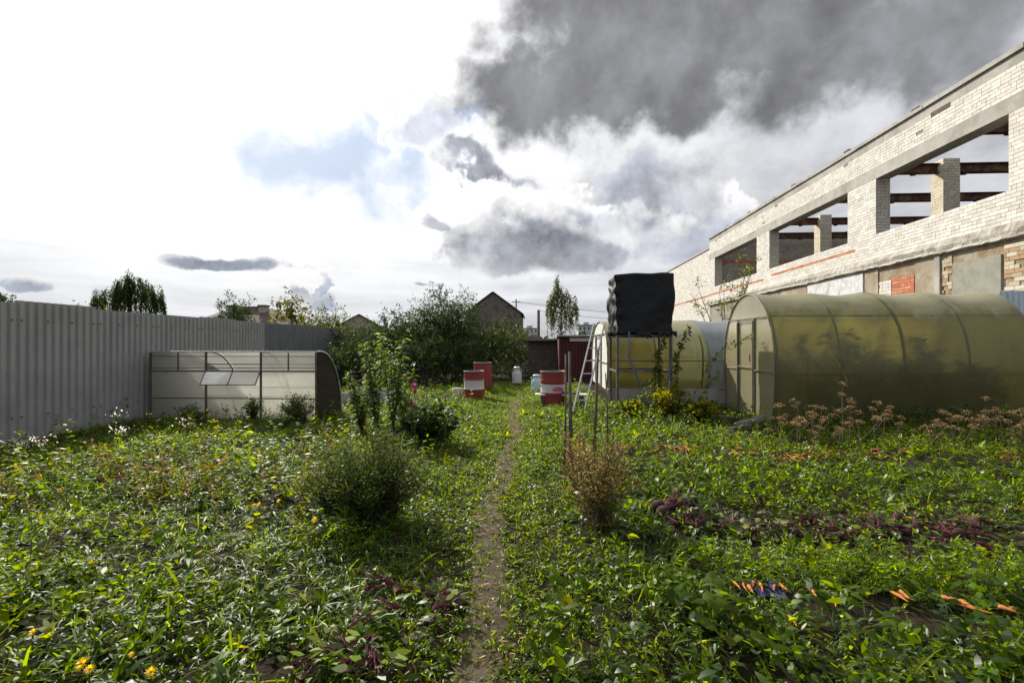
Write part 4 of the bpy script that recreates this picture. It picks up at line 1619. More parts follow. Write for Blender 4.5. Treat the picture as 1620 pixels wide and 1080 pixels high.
def build_far():
    c = P(780, 545, 40)
    gable_house('plank_barn', (c.x, c.y, 0), 4.6, 7, 3.9, 5.6, 'wood_dark', 'roof_brown', 'weathered brown plank gable of a barn above the dark shrubs', 'barn', True, .2)
    c = P(568, 545, 52)
    gable_house('red_roof_house', (c.x, c.y, 0), 5.4, 6, 3.0, 4.5, 'house_wall', 'roof_red', 'small far house with dark red roof seen over the shrubs', 'house', windows=((-.1, .9, 2.4, 3.2),), along='X', ry=20)
    c = P(595, 545, 54)
    gable_house('red_roof_house', (c.x, c.y, 0), 3.6, 6, 2.5, 3.3, 'house_wall', 'roof_red', 'lower far house with dark red roof half hidden by shrubs', 'house', ry=60)
    # hipped roof house behind the dense tree
    c = P(372, 545, 46)
    root = empty('hipped_house', (c.x, c.y, 0), 0, 'house with grey brown hipped roof and raised chimneys behind the dense tree', 'house')
    MB().box((-3.6, 0, -.2), (3.6, 7, 3.3)).build('wall', M['house_wall'], root)
    rf = MB()
    rf.add([(-4.0, -.4, 3.3), (4.0, -.4, 3.3), (4.0, 7.4, 3.3), (-4.0, 7.4, 3.3), (-1.3, 2.6, 5.0), (1.3, 2.6, 5.0), (1.3, 4.4, 5.0), (-1.3, 4.4, 5.0)],
           [(0, 1, 5, 4), (1, 2, 6, 5), (2, 3, 7, 6), (3, 0, 4, 7), (4, 5, 6, 7), (3, 2, 1, 0)])
    ro = rf.build('roof', M['roof_brown'], root)
    for x in (-1.75, 1.35):
        ch = MB()
        ch.box((x, 1.6, 3.7), (x + .65, 2.3, 5.05))
        ch.build('chimney', M['house_wall'], ro)
        MB().box((x - .08, 1.52, 5.052), (x + .73, 2.38, 5.2)).build('chimney_cap', M['roof_brown'], ro)
    MB().box((-1.7, 2.31, 4.6), (1.7, 2.5, 5.12)).build('ridge_box', M['wood_grey'], ro)
    MB().bar((-4.0, -.42, 3.35), (-1.6, 1.4, 4.7), .10).build('verge_board', M['white'], ro)
    # apartment blocks on the horizon
    for px, py, d, w, lab in ((928, 515, 260, 9, 'low pale apartment block on the horizon beside the birch'), (838, 520, 300, 10, 'far pale apartment block on the horizon beside the thin pole')):
        c = P(px, 545, d)
        h = CAM_H + d * (545 - py) / 765
        rt = empty('apartment_block', (c.x, c.y, 0), 0, lab, 'building')
        MB().box((-w / 2, 0, 0), (w / 2, 12, h)).build('wall', M['block_wall'], rt)
        MB().box((-w / 2 - .3, -.3, h + .01), (w / 2 + .3, 12.3, h + .5)).build('roof', M['roof_grey'], rt)
        MB().box((-w / 6, 3, h + .51), (w / 6, 7, h + 2.0)).build('roof_house', M['block_wall'], rt)
        z = h - 2.2
        while z > 4:
            for k in range(4):
                x = -w / 2 + w * (k + .3) / 4
                MB().box((x, -.05, z), (x + w * .1, -.002, z + 1.4)).build('window', M['glass_dark'], rt)
            z -= 3
    # poles and wires
    c1 = P(852, 545, 30)
    o = empty('utility_pole', (c1.x, c1.y, 0), 0, 'short dark post with wires standing before the birch', 'pole')
    MB().tube([(0, 0, -.3), (0, 0, 3.45)], .10, 8, .085).build('shaft', M['wood_dark'], o, True)
    c2 = P(816.5, 545, 42)
    o2 = empty('utility_pole', (c2.x, c2.y, 0), 0, 'thin pole rising behind the plank barn roof', 'pole')
    MB().tube([(0, 0, -.3), (0, 0, 5.25)], .07, 8, .06).build('shaft', M['wood_grey'], o2, True)
    MB().bar((-.35, 0, 5.0), (.35, 0, 5.0), .06).build('crossarm', M['wood_grey'], o2)
    for k, (a, b) in enumerate((((c2.x + .3, c2.y, 5.03), (c2.x + 26, c2.y + 12, 4.4)), ((c2.x - .3, c2.y, 5.03), (c2.x + 26, c2.y + 13, 4.3)), ((c1.x, c1.y, 3.4), (c1.x + 16, c1.y + 8, 3.5)))):
        a, b = Vector(a), Vector(b)
        pts = [a.lerp(b, q / 10) - Vector((0, 0, .5 * 4 * (q / 10) * (1 - q / 10))) for q in range(11)]
        w = MB()
        w.tube([p - a for p in pts], .012, 4)
        wo = w.build('overhead_wire', M['steel'])
        wo.location = a
        tag(wo, 'thin overhead wire running from the poles past the birch', 'wire', 'overhead wires')
    # dark shed and maroon shed beside the path end
    c = P(858, 545, 19)
    rt = empty('garden_shed', (c.x, c.y, 0), 0, 'dark low plank shed with flat overhanging roof behind the red barrel', 'shed')
    MB().box((-.55, 0, -.1), (.62, 1.8, 1.45)).build('wall', M['wood_dark'], rt)
    x = -.54
    while x < .55:
        MB().box((x, -.03 - random.uniform(0, .01), 0), (x + .13, -.002, 1.44)).build('plank', M['wood_dark'], rt)
        x += .145
    MB().box((-.75, -.35, 1.455), (.8, 2.0, 1.53)).build('roof', M['roof_grey'], rt)
    c = P(917, 545, 17)
    rt = empty('garden_shed', (c.x, c.y, 0), 0, 'dark maroon shed with pale roof edge behind the ladder', 'shed')
    MB().box((-.72, 0, -.1), (.55, 2.0, 1.58)).build('wall', M['maroon'], rt)
    x = -.71
    while x < .48:
        MB().box((x, -.03 - random.uniform(0, .01), 0), (x + .10, -.002, 1.57)).build('plank', M['maroon'], rt)
        x += .112
    MB().box((-.8, -.2, 1.585), (.65, 2.2, 1.64)).build('roof', M['slate'], rt)
    MB().box((-.35, -.06, 1.42), (.45, -.045, 1.54)).build('sign_strip', M['white'], rt)
    # pale slate sheet edge of the raised bed beyond the cold frame
    a, b = G(540, 640), G(600, 640)
    rt = empty('raised_bed', (a.x, a.y, 0), 0, 'raised bed edged with grey fibre cement sheet beside the cold frame', 'raised bed')
    MB().box((0, 0, -.05), (1.05, .02, .26)).build('edge_sheet', M['slate'], rt)
    MB().box((0, 1.2, -.05), (1.05, 1.22, .26)).build('edge_sheet', M['slate'], rt)
    MB().box((0, .021, -.05), (.02, 1.199, .26)).build('edge_sheet', M['slate'], rt)
    MB().box((1.03, .021, -.05), (1.05, 1.199, .26)).build('edge_sheet', M['slate'], rt)
    MB().box((-.03, -.05, -.05), (1.1, -.004, .035)).build('base_board', M['maroon'], rt)
    MB().box((.021, .021, -.05), (1.029, 1.199, .2)).build('bed_soil', M['soil'], rt)


build_far()


# ------------------------------------------------------------------ barrels, cans and boards at the path end
def barrel(loc, r, h, bands, label, group='garden barrels'):
    root = empty('barrel', loc, random.uniform(0, 3), label, 'barrel', group)
    for z0, z1, mt in bands:
        prof = []
        k = 6
        for i in range(k + 1):
            z = z0 + (z1 - z0) * i / k
            q = z / h
            rib = .012 if any(abs(q - c) < .025 for c in (.33, .66)) else 0
            prof.append((r + rib, z))
        MB().lathe(prof, 24).build('band', M[mt], root, True)
    MB().lathe([(r + .012, h - .02), (r + .014, h), (r - .01, h + .005), (r - .015, h - .03), (r - .02, .05), (0, .05)], 24).build('rim', M['steel'], root, True)
    MB().lathe([(0, -.03), (r + .01, -.03), (r + .012, .0), (r, .02)], 24).build('base_rim', M['steel'], root, True)
    return root


def build_barrels():
    p = G(750, 629)
    barrel(p, .245, .66, ((.02, .22, 'red'), (.22, .44, 'white'), (.44, .655, 'red')), 'red barrel with a white band standing left of the path')
    p = G(764, 618)
    barrel(p, .25, .80, ((.02, .795, 'red'),), 'plain dark red barrel behind the white banded one')
    p = G(876, 641)
    b = barrel((p.x, p.y + .3, 0), .28, .72, ((.02, .26, 'red'), (.26, .44, 'white'), (.44, .715, 'red')), 'red barrel with pink splash on its white band right of the path')
    sp = MB()
    for k in range(6):
        a0 = -1.9 + k * .16
        sp.add([(math.cos(a) * .284, math.sin(a) * .284, z) for a, z in ((a0, .30), (a0 + .15, .29), (a0 + .15, .40 - abs(k - 2.5) * .015), (a0, .40 - abs(k - 2.5) * .015))], [(0, 1, 2, 3)])
    so = sp.build('paint_splash', M['pink'], b)
    b.rotation_euler.z = .25
    p = G(868, 632)
    # low bench of white boards in front of the barrel
    p = G(850, 640)
    rt = empty('board_bench', (p.x, p.y, 0), 0, 'low bench of white boards in front of the red barrel by the ladder', 'bench')
    for k in range(3):
        MB().box((-.05, -.02 + k * .11, .20), (1.08, .08 + k * .11, .225)).build('board', M['white'], rt)
    for x in (.08, .92):
        MB().box((x, .0, -.05), (x + .08, .28, .198)).build('support', M['wood_dark'], rt)
    hs = MB()
    hs.tube([(.05, .1, .42), (.3, .05, .36), (.6, .0, .26), (.9, .02, .24)], .02, 6)
    ho = hs.build('grey_hose', M['steel'], None, True)
    ho.location = (p.x, p.y, 0)
    tag(ho, 'bent grey pipe lying across the white board bench', 'pipe')
    # milk churns
    for (px, py, r, h, mt, lab) in ((849, 618, .155, .46, 'blue_enamel', 'pale blue milk churn at the right edge of the path'), (818, 606, .16, .56, 'white', 'white milk churn at the far end of the path')):
        c = G(px, py)
        rt = empty('milk_churn', (c.x, c.y, 0), 0, lab, 'milk churn')
        MB().lathe([(0, 0), (r, 0), (r * 1.02, .03), (r, .06), (r, h * .58), (r * .92, h * .66), (r * .62, h * .76), (r * .60, h * .88)], 20).build('body', M[mt], rt, True)
        MB().lathe([(r * .60, h * .88), (r * .74, h * .89), (r * .74, h * .95), (r * .5, h), (0, h)], 20).build('lid', M['alu' if mt == 'white' else mt], rt, True)
        for s in (-1, 1):
            MB().tube([(s * r * .6, 0, h * .84), (s * r * 1.0, 0, h * .80), (s * r * 1.02, 0, h * .66), (s * r * .94, 0, h * .62)], .012, 6).build('handle', M['alu'], rt, True)
    # chopping stump and rubble by the striped barrel
    c = G(724, 626)
    o = MB()
    o.lathe([(0, 0), (.16, 0), (.145, .1), (.15, .22), (0, .225)], 12)
    oo = o.build('tree_stump', M['wood_pale'], None, True)
    oo.location = (c.x, c.y, -.02)
    tag(oo, 'short pale stump beside the white banded barrel', 'stump')
    # dark log by the greenhouse corner
    c = G(1188, 676)
    lg = MB()
    lg.tube([(-.22, -.05, .05), (-.05, .0, .08), (.2, .06, .13)], .05, 9, .06)
    ob = lg.build('old_log', M['wood_grey'], None, True)
    ob.location = (c.x, c.y, 0)
    tag(ob, 'short weathered log lying at the yellow greenhouse corner', 'log')
    c = G(1172, 680)
    lb_ = MB()
    lb_.box((-.2, -.06, .02), (.16, .05, .07))
    ob = lb_.build('dark_board', M['wood_dark'])
    ob.location = (c.x, c.y, 0)
    ob.rotation_euler = (0, R(-6), .3)
    tag(ob, 'dark piece of board beside the weathered log', 'board')


build_barrels()


# ------------------------------------------------------------------ single garden plants
def wispy_bush(name, loc, w, h, n, cols, label, cat, L=.045, W=.010, stems=34, stem_mat='bark', up=.55, gloss_mat='leaf', per=12, stemcol=None):
    """Bush of many thin stems carrying fine leaves."""
    root = empty(name, loc, 0, label, cat)
    st = MB()
    lb = LB()
    for i in range(stems):
        a = rng.uniform(0, 6.28)
        q = math.sqrt(rng.uniform())
        e = Vector((math.cos(a) * w * q * .5, math.sin(a) * w * q * .5, h * (1 - .45 * q * q) * rng.uniform(.75, 1.08)))
        m = Vector((e.x * .45, e.y * .45, e.z * .55))
        ab, qb = rng.uniform(0, 6.28), math.sqrt(rng.uniform()) * w * .24
        b0 = Vector((math.cos(ab) * qb, math.sin(ab) * qb, -.02))
        st.tube([b0, m, e], .005, 4, .002)
        k = n // stems
        t = rng.uniform(.12, 1.05, k)[:, None]
        b = np.where(t < .5, np.array(b0) + (np.array(m) - np.array(b0)) * t * 2, np.array(m) + (np.array(e) - np.array(m)) * (t - .5) * 2)
        off = dirs(k, -.1, .8)
        b = b + off * rng.uniform(.0, .09, (k, 1)) * w
        tone = pal(1, cols, .2)
        lb.add(b, unit(off + np.array([0, 0, up]) + rng.normal(size=(k, 3)) * .3), L * rng.uniform(.6, 1.4, k), W * rng.uniform(.7, 1.3, k), .2, tone * rng.uniform(.7, 1.35, (k, 1)), 1.2)
    st.build('stems', M[stem_mat], root)
    lb.build('foliage', M[gloss_mat], root)
    return root


def gl(px, py):
    p = G(px, py)
    return Vector((p.x, p.y, gzf(p.x, p.y)))


def flower(loc, r, h, petal_c, cen_c, n_pet, label, cat, group, tilt=.5, layers=1, lean=(0, 0)):
    root = empty('flower', loc, 0, label, cat, group)
    top = Vector((lean[0], lean[1], h))
    MB().tube([(0, 0, -.02), (lean[0] * .3, lean[1] * .3, h * .5), top], .004, 5, .003).build('stem', M['stem'], root)
    a0 = rng.uniform(0, 6)
    nrm = Vector((random.uniform(-.4, .4), -tilt, 1)).normalized()
    u = nrm.cross(Vector((1, 0, 0))).normalized()
    v = nrm.cross(u)
    lb = LB()
    for ly in range(layers):
        ang = np.arange(n_pet) * 2 * np.pi / n_pet + a0 + ly * .3
        lift = .12 + ly * .5
        d = np.array([(u * math.cos(a) + v * math.sin(a) + nrm * lift)[:] for a in ang])
        lb.add(np.repeat(np.array([top[:]]), n_pet, axis=0), d, r * (1 - ly * .18), r * 2.6 / n_pet * 1.3, .05, pal(n_pet, petal_c, .08), .12, .45, .85, .9)
    lb.build('petals', M['leaf'], root)
    c = MB()
    c.lathe([(0, -.004), (r * .28, 0), (r * .25, r * .12), (0, r * .18)], 10)
    co = c.build('flower_centre', M[cen_c], root, True)
    co.location = top
    co.rotation_euler = nrm.to_track_quat('Z', 'Y').to_euler()
    return root


M['stem'] = mat_rough('green_stem', (.05, .085, .02), (.07, .10, .03), 12, .8, 0)
M['centre_dark'] = mat_rough('flower_centre', (.03, .015, .01), (.06, .03, .015), 40, .9, .3)
M['centre_orange'] = mat_rough('flower_centre_orange', (.45, .20, .02), (.40, .15, .02), 40, .9, .3)
M['purple_stem'] = mat_rough('beet_stalk', (.10, .016, .032), (.15, .028, .05), 15, .6, .1)
M['dry'] = mat_rough('dry_stalk', (.12, .088, .05), (.17, .13, .08), 15, .9, .1)
M['carrot_stalk'] = mat_rough('carrot_stalk', (.17, .24, .05), (.23, .29, .08), 15, .7, 0)
YEL = [(.62, .52, .015), (.64, .48, .012), (.60, .55, .02)]
CRIM = [(.16, .003, .014), (.20, .005, .018)]
PINKP = [(.34, .06, .20), (.38, .08, .24)]


def build_plants():
    # dark feathery bush left of the path
    p = gl(590, 828)
    wispy_bush('feathery_bush', p, .88, .64, 13500, [(.034, .050, .016), (.045, .062, .018), (.028, .040, .014)], 'dark feathery bush standing in the weeds left of the path', 'bush', .042, .008, 90)
    p = gl(525, 800)
    wispy_bush('feathery_bush', p, .62, .36, 4200, [(.055, .072, .022), (.07, .085, .025)], 'paler low feathery bush leaning on the dark feathery one', 'bush', .04, .007, 34)
    # dahlias
    p = gl(680, 702)
    r = empty('dahlia_bush', p, 0, 'leafy dahlia bush with crimson flowers left of the path', 'bush')
    st, lb = MB(), LB()
    for i in range(30):
        a, q = rng.uniform(0, 6.28), math.sqrt(rng.uniform())
        e = Vector((math.cos(a) * .46 * q, math.sin(a) * .4 * q, .66 * (1 - .4 * q * q) * rng.uniform(.75, 1.1)))
        st.tube([(0, 0, -.02), e * .5, e], .007, 4, .003)
        k = 42
        t = rng.uniform(.2, 1.02, (k, 1))
        b = np.array(e) * t
        d = dirs(k, -.2, .7)
        lb.add(b + d * .02, d, rng.uniform(.07, .13, k), rng.uniform(.03, .055, k), .35, pal(k, DGREEN + GREEN[:1], .2), .6)
    st.build('stems', M['stem'], r)
    lb.build('foliage', M['leaf'], r)
    d = CAM_H * 765 / (702 - 545)
    for px, py, rr, c, lab in ((651, 637, .055, CRIM, 'open crimson dahlia flower facing the garden, lowest of the tall pair'), (657, 619, .05, CRIM, 'upright crimson dahlia just under the pink one'), (655, 610, .05, PINKP, 'pale pink dahlia topping the leafy bush'), (705, 633, .032, CRIM, 'small half closed crimson dahlia at the right of the bush')):
        t = P(px, py, d - .42)
        flower(Vector((t.x, t.y, p.z)), rr, t.z - p.z, c, 'centre_dark', 13, lab, 'flower', 'dahlia flowers', .9, 2)
    # tall sunlit plant with lance leaves
    for px, py, h, lab in ((597, 686, 1.38, 'tall upright plant with pale lance leaves in front of the dark shrubs'), (622, 680, 1.45, 'second tall lance leaved plant beside the dahlias'), (640, 676, 1.0, 'shorter lance leaved plant behind the dahlias'), (572, 684, .85, 'short lance leaved plant nearest the raised bed')):
        p = gl(px, py)
        r = empty('tall_plant', p, 0, lab, 'plant', 'tall lance leaved plants')
        st, lb = MB(), LB()
        for i in range(8):
            a = rng.uniform(0, 6.28)
            e = Vector((math.cos(a) * .20, math.sin(a) * .17, h * rng.uniform(.75, 1.08)))
            st.tube([(0, 0, -.02), e * .5, e], .008, 5, .003)
            k = 85
            t = rng.uniform(.08, 1.02, (k, 1))
            dd = dirs(k, -.15, .75)
            lb.add(np.array(e) * t, dd, rng.uniform(.08, .16, k), rng.uniform(.018, .034, k), .4, pal(k, [(.085, .12, .03), (.10, .14, .04), (.06, .09, .02)], .2), .5)
        st.build('stems', M['stem'], r)
        lb.build('foliage', M['leaf'], r)
    # bushes by the cold frame
    p = gl(472, 672)
    wispy_bush('feathery_bush', p, .62, .46, 3600, [(.035, .060, .018), (.05, .075, .02)], 'soft green feathery bush at the dark end of the cold frame', 'bush', .05, .009, 40)
    for px, py, w, h, lab in ((300, 672, .55, .30, 'low fern like weed under the left pane of the cold frame'), (400, 670, .25, .42, 'thin weed climbing the middle panes of the cold frame')):
        wispy_bush('tall_weed', gl(px, py), w, h, 900, [(.06, .09, .025), (.05, .08, .02)], lab, 'weed', .055, .014, 14)
    # dry brown wispy plant right of the path
    p = gl(945, 838)
    wispy_bush('dry_wispy_plant', p, .62, .62, 4600, [(.10, .078, .032), (.075, .06, .026), (.05, .062, .018), (.045, .058, .016), (.13, .10, .045)], 'brown drying wispy plant with fine stems right of the path', 'plant', .036, .006, 60, 'dry')
    p = gl(915, 790)
    wispy_bush('dry_wispy_plant', p, .36, .60, 1700, [(.16, .11, .05), (.11, .075, .035)], 'thin straw coloured wispy plant leaning by the stakes', 'plant', .035, .005, 36, 'dry')
    # calendulas
    cal = [(402, 800, .028), (410, 797, .022), (441, 792, .024), (462, 826, .020), (498, 822, .034), (145, 893, .022), (130, 1062, .034), (142, 1068, .026), (239, 1066, .028), (537, 674, .030), (531, 682, .026), (600, 696, .024), (590, 697, .018), (570, 702, .022), (586, 706, .022), (660, 684, .018), (660, 690, .018), (85, 704, .02), (470, 757, .014), (52, 1018, .022), (496, 840, .016), (208, 1044, .016)]
    for px, py, r_ in cal:
        b = gl(px, py + 22)
        d = (b - Vector((0, 0, 0))).dot(FWD)
        t = P(px, py, d)
        flower(b, r_ * .85, max(t.z - b.z, .08), YEL, 'centre_orange', 14, 'small yellow orange marigold flower among the weeds left of the path', 'flower', 'yellow marigolds', .7, 2)
    # dry seed heads in front of the big greenhouse
    um = [(1232, 646, 700), (1262, 640, 705), (1285, 655, 712), (1300, 648, 698), (1333, 611, 700), (1345, 648, 700), (1358, 672, 715), (1380, 650, 702), (1400, 660, 712), (1425, 664, 706), (1288, 690, 722), (1505, 668, 706), (1520, 682, 718), (1540, 680, 712), (1575, 648, 700), (1583, 662, 710), (1600, 655, 705), (1612, 688, 720), (1490, 692, 722), (1560, 676, 715), (1236, 672, 716), (1470, 690, 716), (1330, 682, 720), (1265, 668, 716), (1598, 690, 722)]
    proto = None
    hm = LB()
    k = 70
    a = rng.uniform(0, 6.28, k)
    q = np.sqrt(rng.uniform(size=k))
    b = np.stack([np.cos(a) * q * .07, np.sin(a) * q * .07, .02 - .03 * q * q + rng.normal(size=k) * .006], axis=1)
    hm.add(b, dirs(k, .2, 1.4), .014, .009, .1, pal(k, [(.15, .115, .055), (.12, .088, .042), (.19, .145, .075)], .2), 1.2)
    head_me = hm.mesh('seed_head')
    head_me.materials.append(M['leaf'])
    rays = MB()
    for i in range(14):
        an = i * 2.4
        q = .03 + .04 * ((i * 7) % 10) / 10
        rays.tube([(0, 0, -.05), (math.cos(an) * q, math.sin(an) * q, .012)], .0016, 3)
    rays_me = rays.mesh('rays')
    rays_me.materials.append(M['dry'])
    for px, ty, by in um:
        b = gl(px + random.uniform(-6, 6), by + 8)
        d = b.dot(FWD)
        t = P(px, ty, d)
        h = t.z - b.z
        r = empty('dill_plant', b, 0, 'dry brown dill stalk with umbrella seed heads in front of the yellow greenhouse', 'plant', 'dry dill stalks')
        tx = Vector((t.x - b.x, 0, h))
        st = MB()
        st.tube([(0, 0, -.02), (tx.x * .3, .01, h * .5), tx], .006, 5, .003)
        tops = [tx]
        for j in range(3):
            s = Vector((tx.x * .4, 0, h * random.uniform(.4, .7)))
            e = s + Vector((random.uniform(-.16, .16), random.uniform(-.12, .12), random.uniform(.14, .26)))
            st.tube([s, s.lerp(e, .5) + Vector((0, 0, -.02)), e], .004, 4, .002)
            tops.append(e)
        st.build('stalk', M['dry'], r)
        for tp in tops:
            s = random.uniform(.5, 1.0)
            for nm, me in (('seed_head', head_me), ('rays', rays_me)):
                o = bpy.data.objects.new(nm, me)
                COL.objects.link(o)
                o.parent = r
                o.location = tp + Vector((0, 0, .04 * s))
                o.scale = (s, s, s)
                o.rotation_euler = (random.uniform(-.4, .4), random.uniform(-.4, .4), random.uniform(0, 6))
    # climbers on the tank's right legs
    def vine(pts, n, lab, cols, L=.07):
        o = Vector(pts[0])
        r = empty('climbing_vine', (o.x, o.y, gzf(o.x, o.y)), 0, lab, 'vine', 'climbing vines')
        o2 = Vector((o.x, o.y, gzf(o.x, o.y)))
        pp = [Vector(p) - o2 for p in pts]
        MB().tube(pp, .005, 5, .003).build('stem', M['stem'], r)
        A = np.array([p[:] for p in pp])
        t = rng.uniform(0, len(pp) - 1.001, n)
        i = t.astype(int)
        f = (t - i)[:, None]
        b = A[i] * (1 - f) + A[i + 1] * f + rng.normal(size=(n, 3)) * .03
        lb = LB()
        lb.add(b, dirs(n, -.9, .4), L * rng.uniform(.5, 1.3, n), L * .8 * rng.uniform(.6, 1.2, n), .3, pal(n, cols, .2), .9)
        lb.build('leaves', M['leaf'], r)
    q = lambda px, py, d: P(px, py, d)
    mix = [(.06, .085, .022), (.085, .11, .03), (.05, .065, .02), (.13, .13, .03)]
    vine([gl(1030, 655), q(1045, 610, 9.2), q(1042, 560, 9.3), q(1060, 520, 9.35)], 300, 'leafy climber hanging on the right legs of the tank stand', mix)
    vine([gl(1060, 650), q(1068, 600, 9.0), q(1070, 560, 9.1), q(1090, 515, 9.2)], 220, 'leafy climber leaning right of the tank stand', mix)
    vine([gl(1085, 655), q(1105, 610, 8.9), q(1122, 575, 8.8), q(1145, 550, 8.6), q(1175, 538, 8.5), q(1192, 532, 8.45)], 120, 'thin vine arching from the bed to the yellow greenhouse end', mix, .05)
    vine([gl(1100, 652), q(1110, 625, 8.8), q(1125, 600, 8.7), q(1140, 590, 8.7)], 70, 'short vine below the arching one', mix, .06)
    vine([gl(1010, 652), q(1020, 620, 9.1), q(1035, 590, 9.2), q(1040, 575, 9.2)], 110, 'bushy climber with grey green leaves under the tank', GREYG + mix)
    # nasturtium like yellow green clump
    for px, py, w, h, lab in ((1060, 662, .8, .60, 'yellowing leafy clump at the foot of the tank stand'), (1110, 668, .5, .34, 'leafy clump between tank stand and yellow greenhouse'), (1000, 660, .5, .30, 'low leafy clump under the tank')):
        wispy_bush('leafy_clump', gl(px, py), w, h, 1100, [(.09, .115, .02), (.12, .125, .02), (.06, .09, .02), (.15, .13, .02)], lab, 'plant', .07, .04, 22, 'stem', .3)
    # squash with big leaves
    for px, py, s, lab in ((1125, 968, 1.0, 'broad leaved squash plant beside the near carrots'), (1065, 930, .7, 'small yellowing squash plant right of the path'), (1165, 1010, .8, 'squash plant with pale broad leaves in the near weeds')):
        p = gl(px, py + 20)
        r = empty('squash_plant', p, 0, lab, 'plant', 'squash plants')
        st = MB()
        for i in range(6):
            a = i * 1.05 + rng.uniform(-.3, .3)
            rr = rng.uniform(.06, .16) * s
            h = rng.uniform(.08, .2) * s
            e = Vector((math.cos(a) * rr, math.sin(a) * rr, h))
            st.tube([(0, 0, -.01), (e.x * .4, e.y * .4, h * .7), e], .004, 5, .003)
            lf = MB()
            R0 = rng.uniform(.05, .075) * s
            n = 16
            tilt = Matrix.Rotation(rng.uniform(-.6, .6), 4, 'X') @ Matrix.Rotation(rng.uniform(-.6, .6), 4, 'Y') @ Matrix.Rotation(a, 4, 'Z')
            c = pal(1, [(.10, .15, .025), (.13, .16, .03), (.075, .12, .025)], .15)[0]
            vs = [Vector((0, 0, -.012))]
            for ring in (.5, 1.0):
                for j in range(n):
                    an = 2 * math.pi * j / n
                    lob = 1 + .16 * math.cos(5 * an) - (.55 if j == n // 2 else 0)
                    vs.append(Vector((math.cos(an), math.sin(an), 0)) * R0 * ring * (lob if ring == 1 else 1) + Vector((0, 0, .012 * math.sin(an * 3 + i) * ring - .02 * ring * ring * R0 / .06)))
            vs = [tilt @ v for v in vs]
            fs = [(0, 1 + j, 1 + (j + 1) % n) for j in range(n)] + [(1 + j, 1 + n + j, 1 + n + (j + 1) % n, 1 + (j + 1) % n) for j in range(n)]
            lf.add(vs, fs, tuple(c))
            o = lf.build('leaf', M['leaf'], r, True)
            o.location = e
        st.build('stalks', M['stem'], r)


build_plants()


